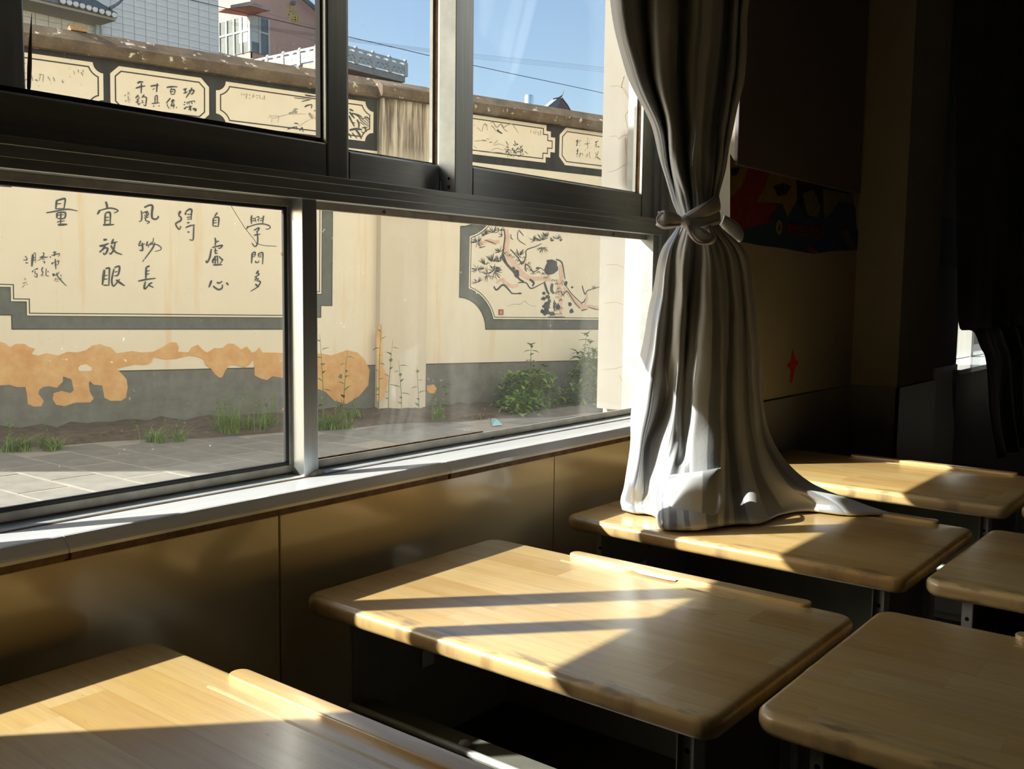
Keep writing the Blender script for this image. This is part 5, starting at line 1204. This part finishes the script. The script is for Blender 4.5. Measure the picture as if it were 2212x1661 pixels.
# corner bay window: panes along X and along Y
def bay(pa, pb, plane, name):
    w = empty('bay_window', (0, 0, 0), b2); zt2, zb2 = ony(541, 33, YP)[2], ony(541, 112, YP)[2]; zm = ony(541, 65, YP)[2]
    if plane == 'y':
        x0, x1 = ony(pa, 60, YP - .05)[0], ony(pb, 60, YP - .05)[0]; nn = 2
        MB().box(x0 - xa, x1 - xa, YP - YA - .03, YP - YA, zb2, zt2).build('pane', M['glassdark'], w)
        for k in range(nn + 1):
            x = x0 + (x1 - x0) * k / nn; MB().box(x - xa - .03, x - xa + .03, YP - YA - .06, YP - YA, zb2, zt2).build('frame_bar', M['white'], w)
        MB().box(x0 - xa, x1 - xa, YP - YA - .055, YP - YA, zm - .025, zm + .025).build('frame_bar', M['white'], w)
        MB().box(x0 - xa + .04, x0 - xa + .32, YP - YA - .034, YP - YA - .031, zb2 + .3, zt2).build('net_curtain', M['curtwhite'], w)
    else:
        ya, yb = YP, onx(476, 60, xc)[1]; nn = 4
        MB().box(xc - xa - .03, xc - xa, ya - YA, yb - YA, zb2, zt2).build('pane', M['glassdark'], w)
        for k in range(nn + 1):
            y = ya + (yb - ya) * k / nn; MB().box(xc - xa - .06, xc - xa, y - YA - .03, y - YA + .03, zb2, zt2).build('frame_bar', M['white'], w)
        MB().box(xc - xa - .055, xc - xa, ya - YA, yb - YA, zm - .025, zm + .025).build('frame_bar', M['white'], w)
        MB().box(xc - xa - .034, xc - xa - .031, ya - YA + .1, ya - YA + .5, zb2 + .3, zt2).build('net_curtain', M['curtwhite'], w)
bay(541, 581, 'y', 'a'); bay(0, 0, 'x', 'b')
# hood over the bay
hd = [L2(ony(px, py, YP - .6)) for px, py in ((498, 17), (498, 11), (540, 3), (584, 17), (584, 24), (541, 12))]
MB().prism(hd, (0, .9, .05)).build('window_hood', M['concrete'], b2)
hs = [L2(ony(px, py, YP - .58)) for px, py in ((500, 17), (540, 12), (582, 23), (566, 27), (520, 20))]
MB().prism(hs, (0, .7, 0)).build('hood_soffit', M['redbeam'], b2)
# floodlight and yellow character on the facade
P = ony(633, 6, YP - .1); MB().box(P[0] - xa - .05, P[0] - xa + .06, P[1] - YA - .06, P[1] - YA + .05, P[2] - .05, P[2] + .04).build('floodlight', M['rooftile'], b2)
M['yellow'] = pmat('faded_yellow_paint', (.60, .46, .08), .8)
mb = MB()
for s_ in ("1470,190 1560,200", "1560,200 1500,300", "1530,250 1540,360", "1540,110 1560,150", "1560,130 1660,130", "1600,190 1660,200", "1600,190 1600,250", "1660,200 1660,250", "1600,250 1660,250", "1590,300 1690,310", "1590,300 1590,400", "1690,310 1690,400", "1640,300 1640,400", "1590,350 1690,355", "1590,400 1690,405"):
    a, b = [tuple(float(v) for v in q.split(',')) for q in s_.split(' ')]
    A, B = (np.array(L2(ony(440 + q[0] / 8.3, q[1] / 8.3, YP - .006))) for q in (a, b)); d = B - A; d /= np.linalg.norm(d); n = np.array([-d[2], 0, d[0]]) * .022
    mb.quad(A - n, B - n, B + n, A + n)
mb.build('painted_character', M['yellow'], b2)
# terrace slab and balustrade
bx2('terrace_slab', M['concrete'], xa, xe, YA, ys1 + .3, zsl, zbot)
bx2('terrace_slab', M['concrete'], xl, xa, ys1, YP, zsl, zbot)
bx2('terrace_beam', M['redbeam'], xa + .35, xe - 1.1, YA + .35, ys1, zsl - .55, zsl)
bal = empty('balustrade', (0, 0, 0), b2)
def rail_run(p0, p1, n):
    p0, p1 = np.array(p0), np.array(p1); d = p1 - p0; L_ = np.linalg.norm(d); d /= L_; ang = math.atan2(d[1], d[0])
    for k in range(n + 1):
        p = p0 + d * L_ * k / n; mb = MB().box(-.055, .055, -.055, .055, zbot - .02, zp - .10); mb.lathe([(.03, zp - .10), (.055, zp - .07), (.05, zp - .03), (.015, zp)], seg=8)
        o = mb.build('post', M['white'], bal); o.location = (p[0] - xa, p[1] - YA, 0); o.rotation_euler.z = ang
    for k in range(n):
        c = p0 + d * L_ * (k + .5) / n; l = L_ / n - .11
        o = MB().box(-l / 2, l / 2, -.03, .03, zbot + .03, zpan - .02).build('panel', M['white'], bal); o.location = (c[0] - xa, c[1] - YA, 0); o.rotation_euler.z = ang
        mb = MB()
        for q in range(9):
            xx = -l / 2 + l * (q + .5) / 9; zz = (zbot + zpan) / 2 + .06 * math.sin(q * 2.2); mb.box(xx - .028, xx + .028, -.034, .034, zz - .02, zz + .02)
        w = mb.build('carving', M['concrete'], bal); w.location = o.location; w.rotation_euler.z = ang
        for z0, z1 in ((zpan - .03, zpan + .02), (ztop - .05, ztop)):
            r_ = MB().box(-l / 2, l / 2, -.035, .035, z0, z1).build('rail', M['white'], bal); r_.location = o.location; r_.rotation_euler.z = ang
        b_ = MB().prism([(-.04, -.03, zpan + .02), (.04, -.03, zpan + .02), (.10, -.03, ztop - .05), (-.10, -.03, ztop - .05)], (0, .06, 0)).build('bracket', M['white'], bal); b_.location = o.location; b_.rotation_euler.z = ang
x3 = [ony(px, 120, YA)[0] for px in (768, 806, 841, 875)]; pit = (x3[3] - x3[0]) / 3
rail_run((xe, YA), (xe - pit * 4, YA), 4)
rail_run((xa, YA), (xa, ys1), 5); rail_run((xa, ys1), (xl, ys1), 2)
# water tank and gable tip far off
P0, P1 = ony(1143, 206, 20), ony(1143, 240, 20); r_ = (ony(1153, 210, 20)[0] - ony(1133, 210, 20)[0]) / 2 * .62
wtk = MB().lathe([(r_ * .9, P1[2] - 1.0), (r_, P1[2] - .9), (r_, P0[2] - .06), (r_ * .92, P0[2])], (P0[0], 20, 0), 20).build('water_tank', pmat('polished_steel', (.75, .77, .78), .25, .9), None, True); tag(wtk, 'shiny steel water tank poking above the wall coping', 'tank'); smooth_by_angle(wtk, 40)
MB().box(P0[0] - r_, P0[0] + r_, 20 - r_, 20 + r_, -1.0, P1[2] - 1.0).build('stand', M['concrete'], wtk)
gp = empty('gable_roof', tuple(ony(1205, 235, 24))); bpv = np.array(gp.location)
def G_(px, py, y=24): return tuple(ony(px, py, y) - bpv)
tag(gp, 'small upturned slate gable roof tip above the wall coping', 'roof')
MB().prism([G_(1176, 236), G_(1205, 212), G_(1214, 208), G_(1192, 262), G_(1170, 262)], (0, .25, 0)).build('roof_slope', pmat('slate_grey_roof', (.28, .31, .31), .8, var=.2, scale=9), gp)
MB().prism([G_(1214, 208, 24.1), G_(1232, 240, 24.1), G_(1240, 262, 24.1), G_(1190, 262, 24.1)], (0, .25, 0)).build('gable_wall', pmat('faded_red_gable', (.36, .20, .18), .85), gp)
MB().tube([G_(1213, 211, 23.95), G_(1226, 228, 23.95), G_(1236, 246, 23.95)], .035, 6).build('verge', M['rooftile'], gp)
MB().tube([G_(1194, 214, 23.9), G_(1207, 211, 23.9), G_(1214, 206, 23.9), G_(1218, 195, 23.9)], [.03, .035, .03, .008], 6).build('ridge', M['rooftile'], gp)
# overhead cables
M['cable'] = pmat('black_cable', (.03, .035, .04), .7)
def cable(pts, y, r, label):
    P = [ony(px, py, y + dy) for px, py, dy in pts]; o = MB().tube([tuple(p) for p in crom(P, 8)], r, 5).build('overhead_cable', M['cable']); tag(o, label, 'cable', 'overhead cables crossing the sky')
cable([(200, -52, 0), (440, 6.5, 0), (685, 64, 0), (850, 102, 0), (944, 124, 0), (1100, 158, 0), (1316, 204, 0), (1600, 268, 0)], 11, .0062, 'thickest black overhead cable slanting across the sky')
for k, (a, b, c, d) in enumerate(((84, 108, 117, 147), (86, 110.5, 120, 150), (88, 113, 123.5, 153.5), (90, 115.5, 126.5, 157))):
    cable([(500, a - 36, 0), (760, a, 0), (944, b, 0), (1026, c, 0), (1316, d, 0), (1600, d + 34, 0)], 13 + .5 * k, .0020, '%s of the four faint thin overhead cables in the sky' % ('topmost', 'second from the top', 'third from the top', 'lowest')[k])
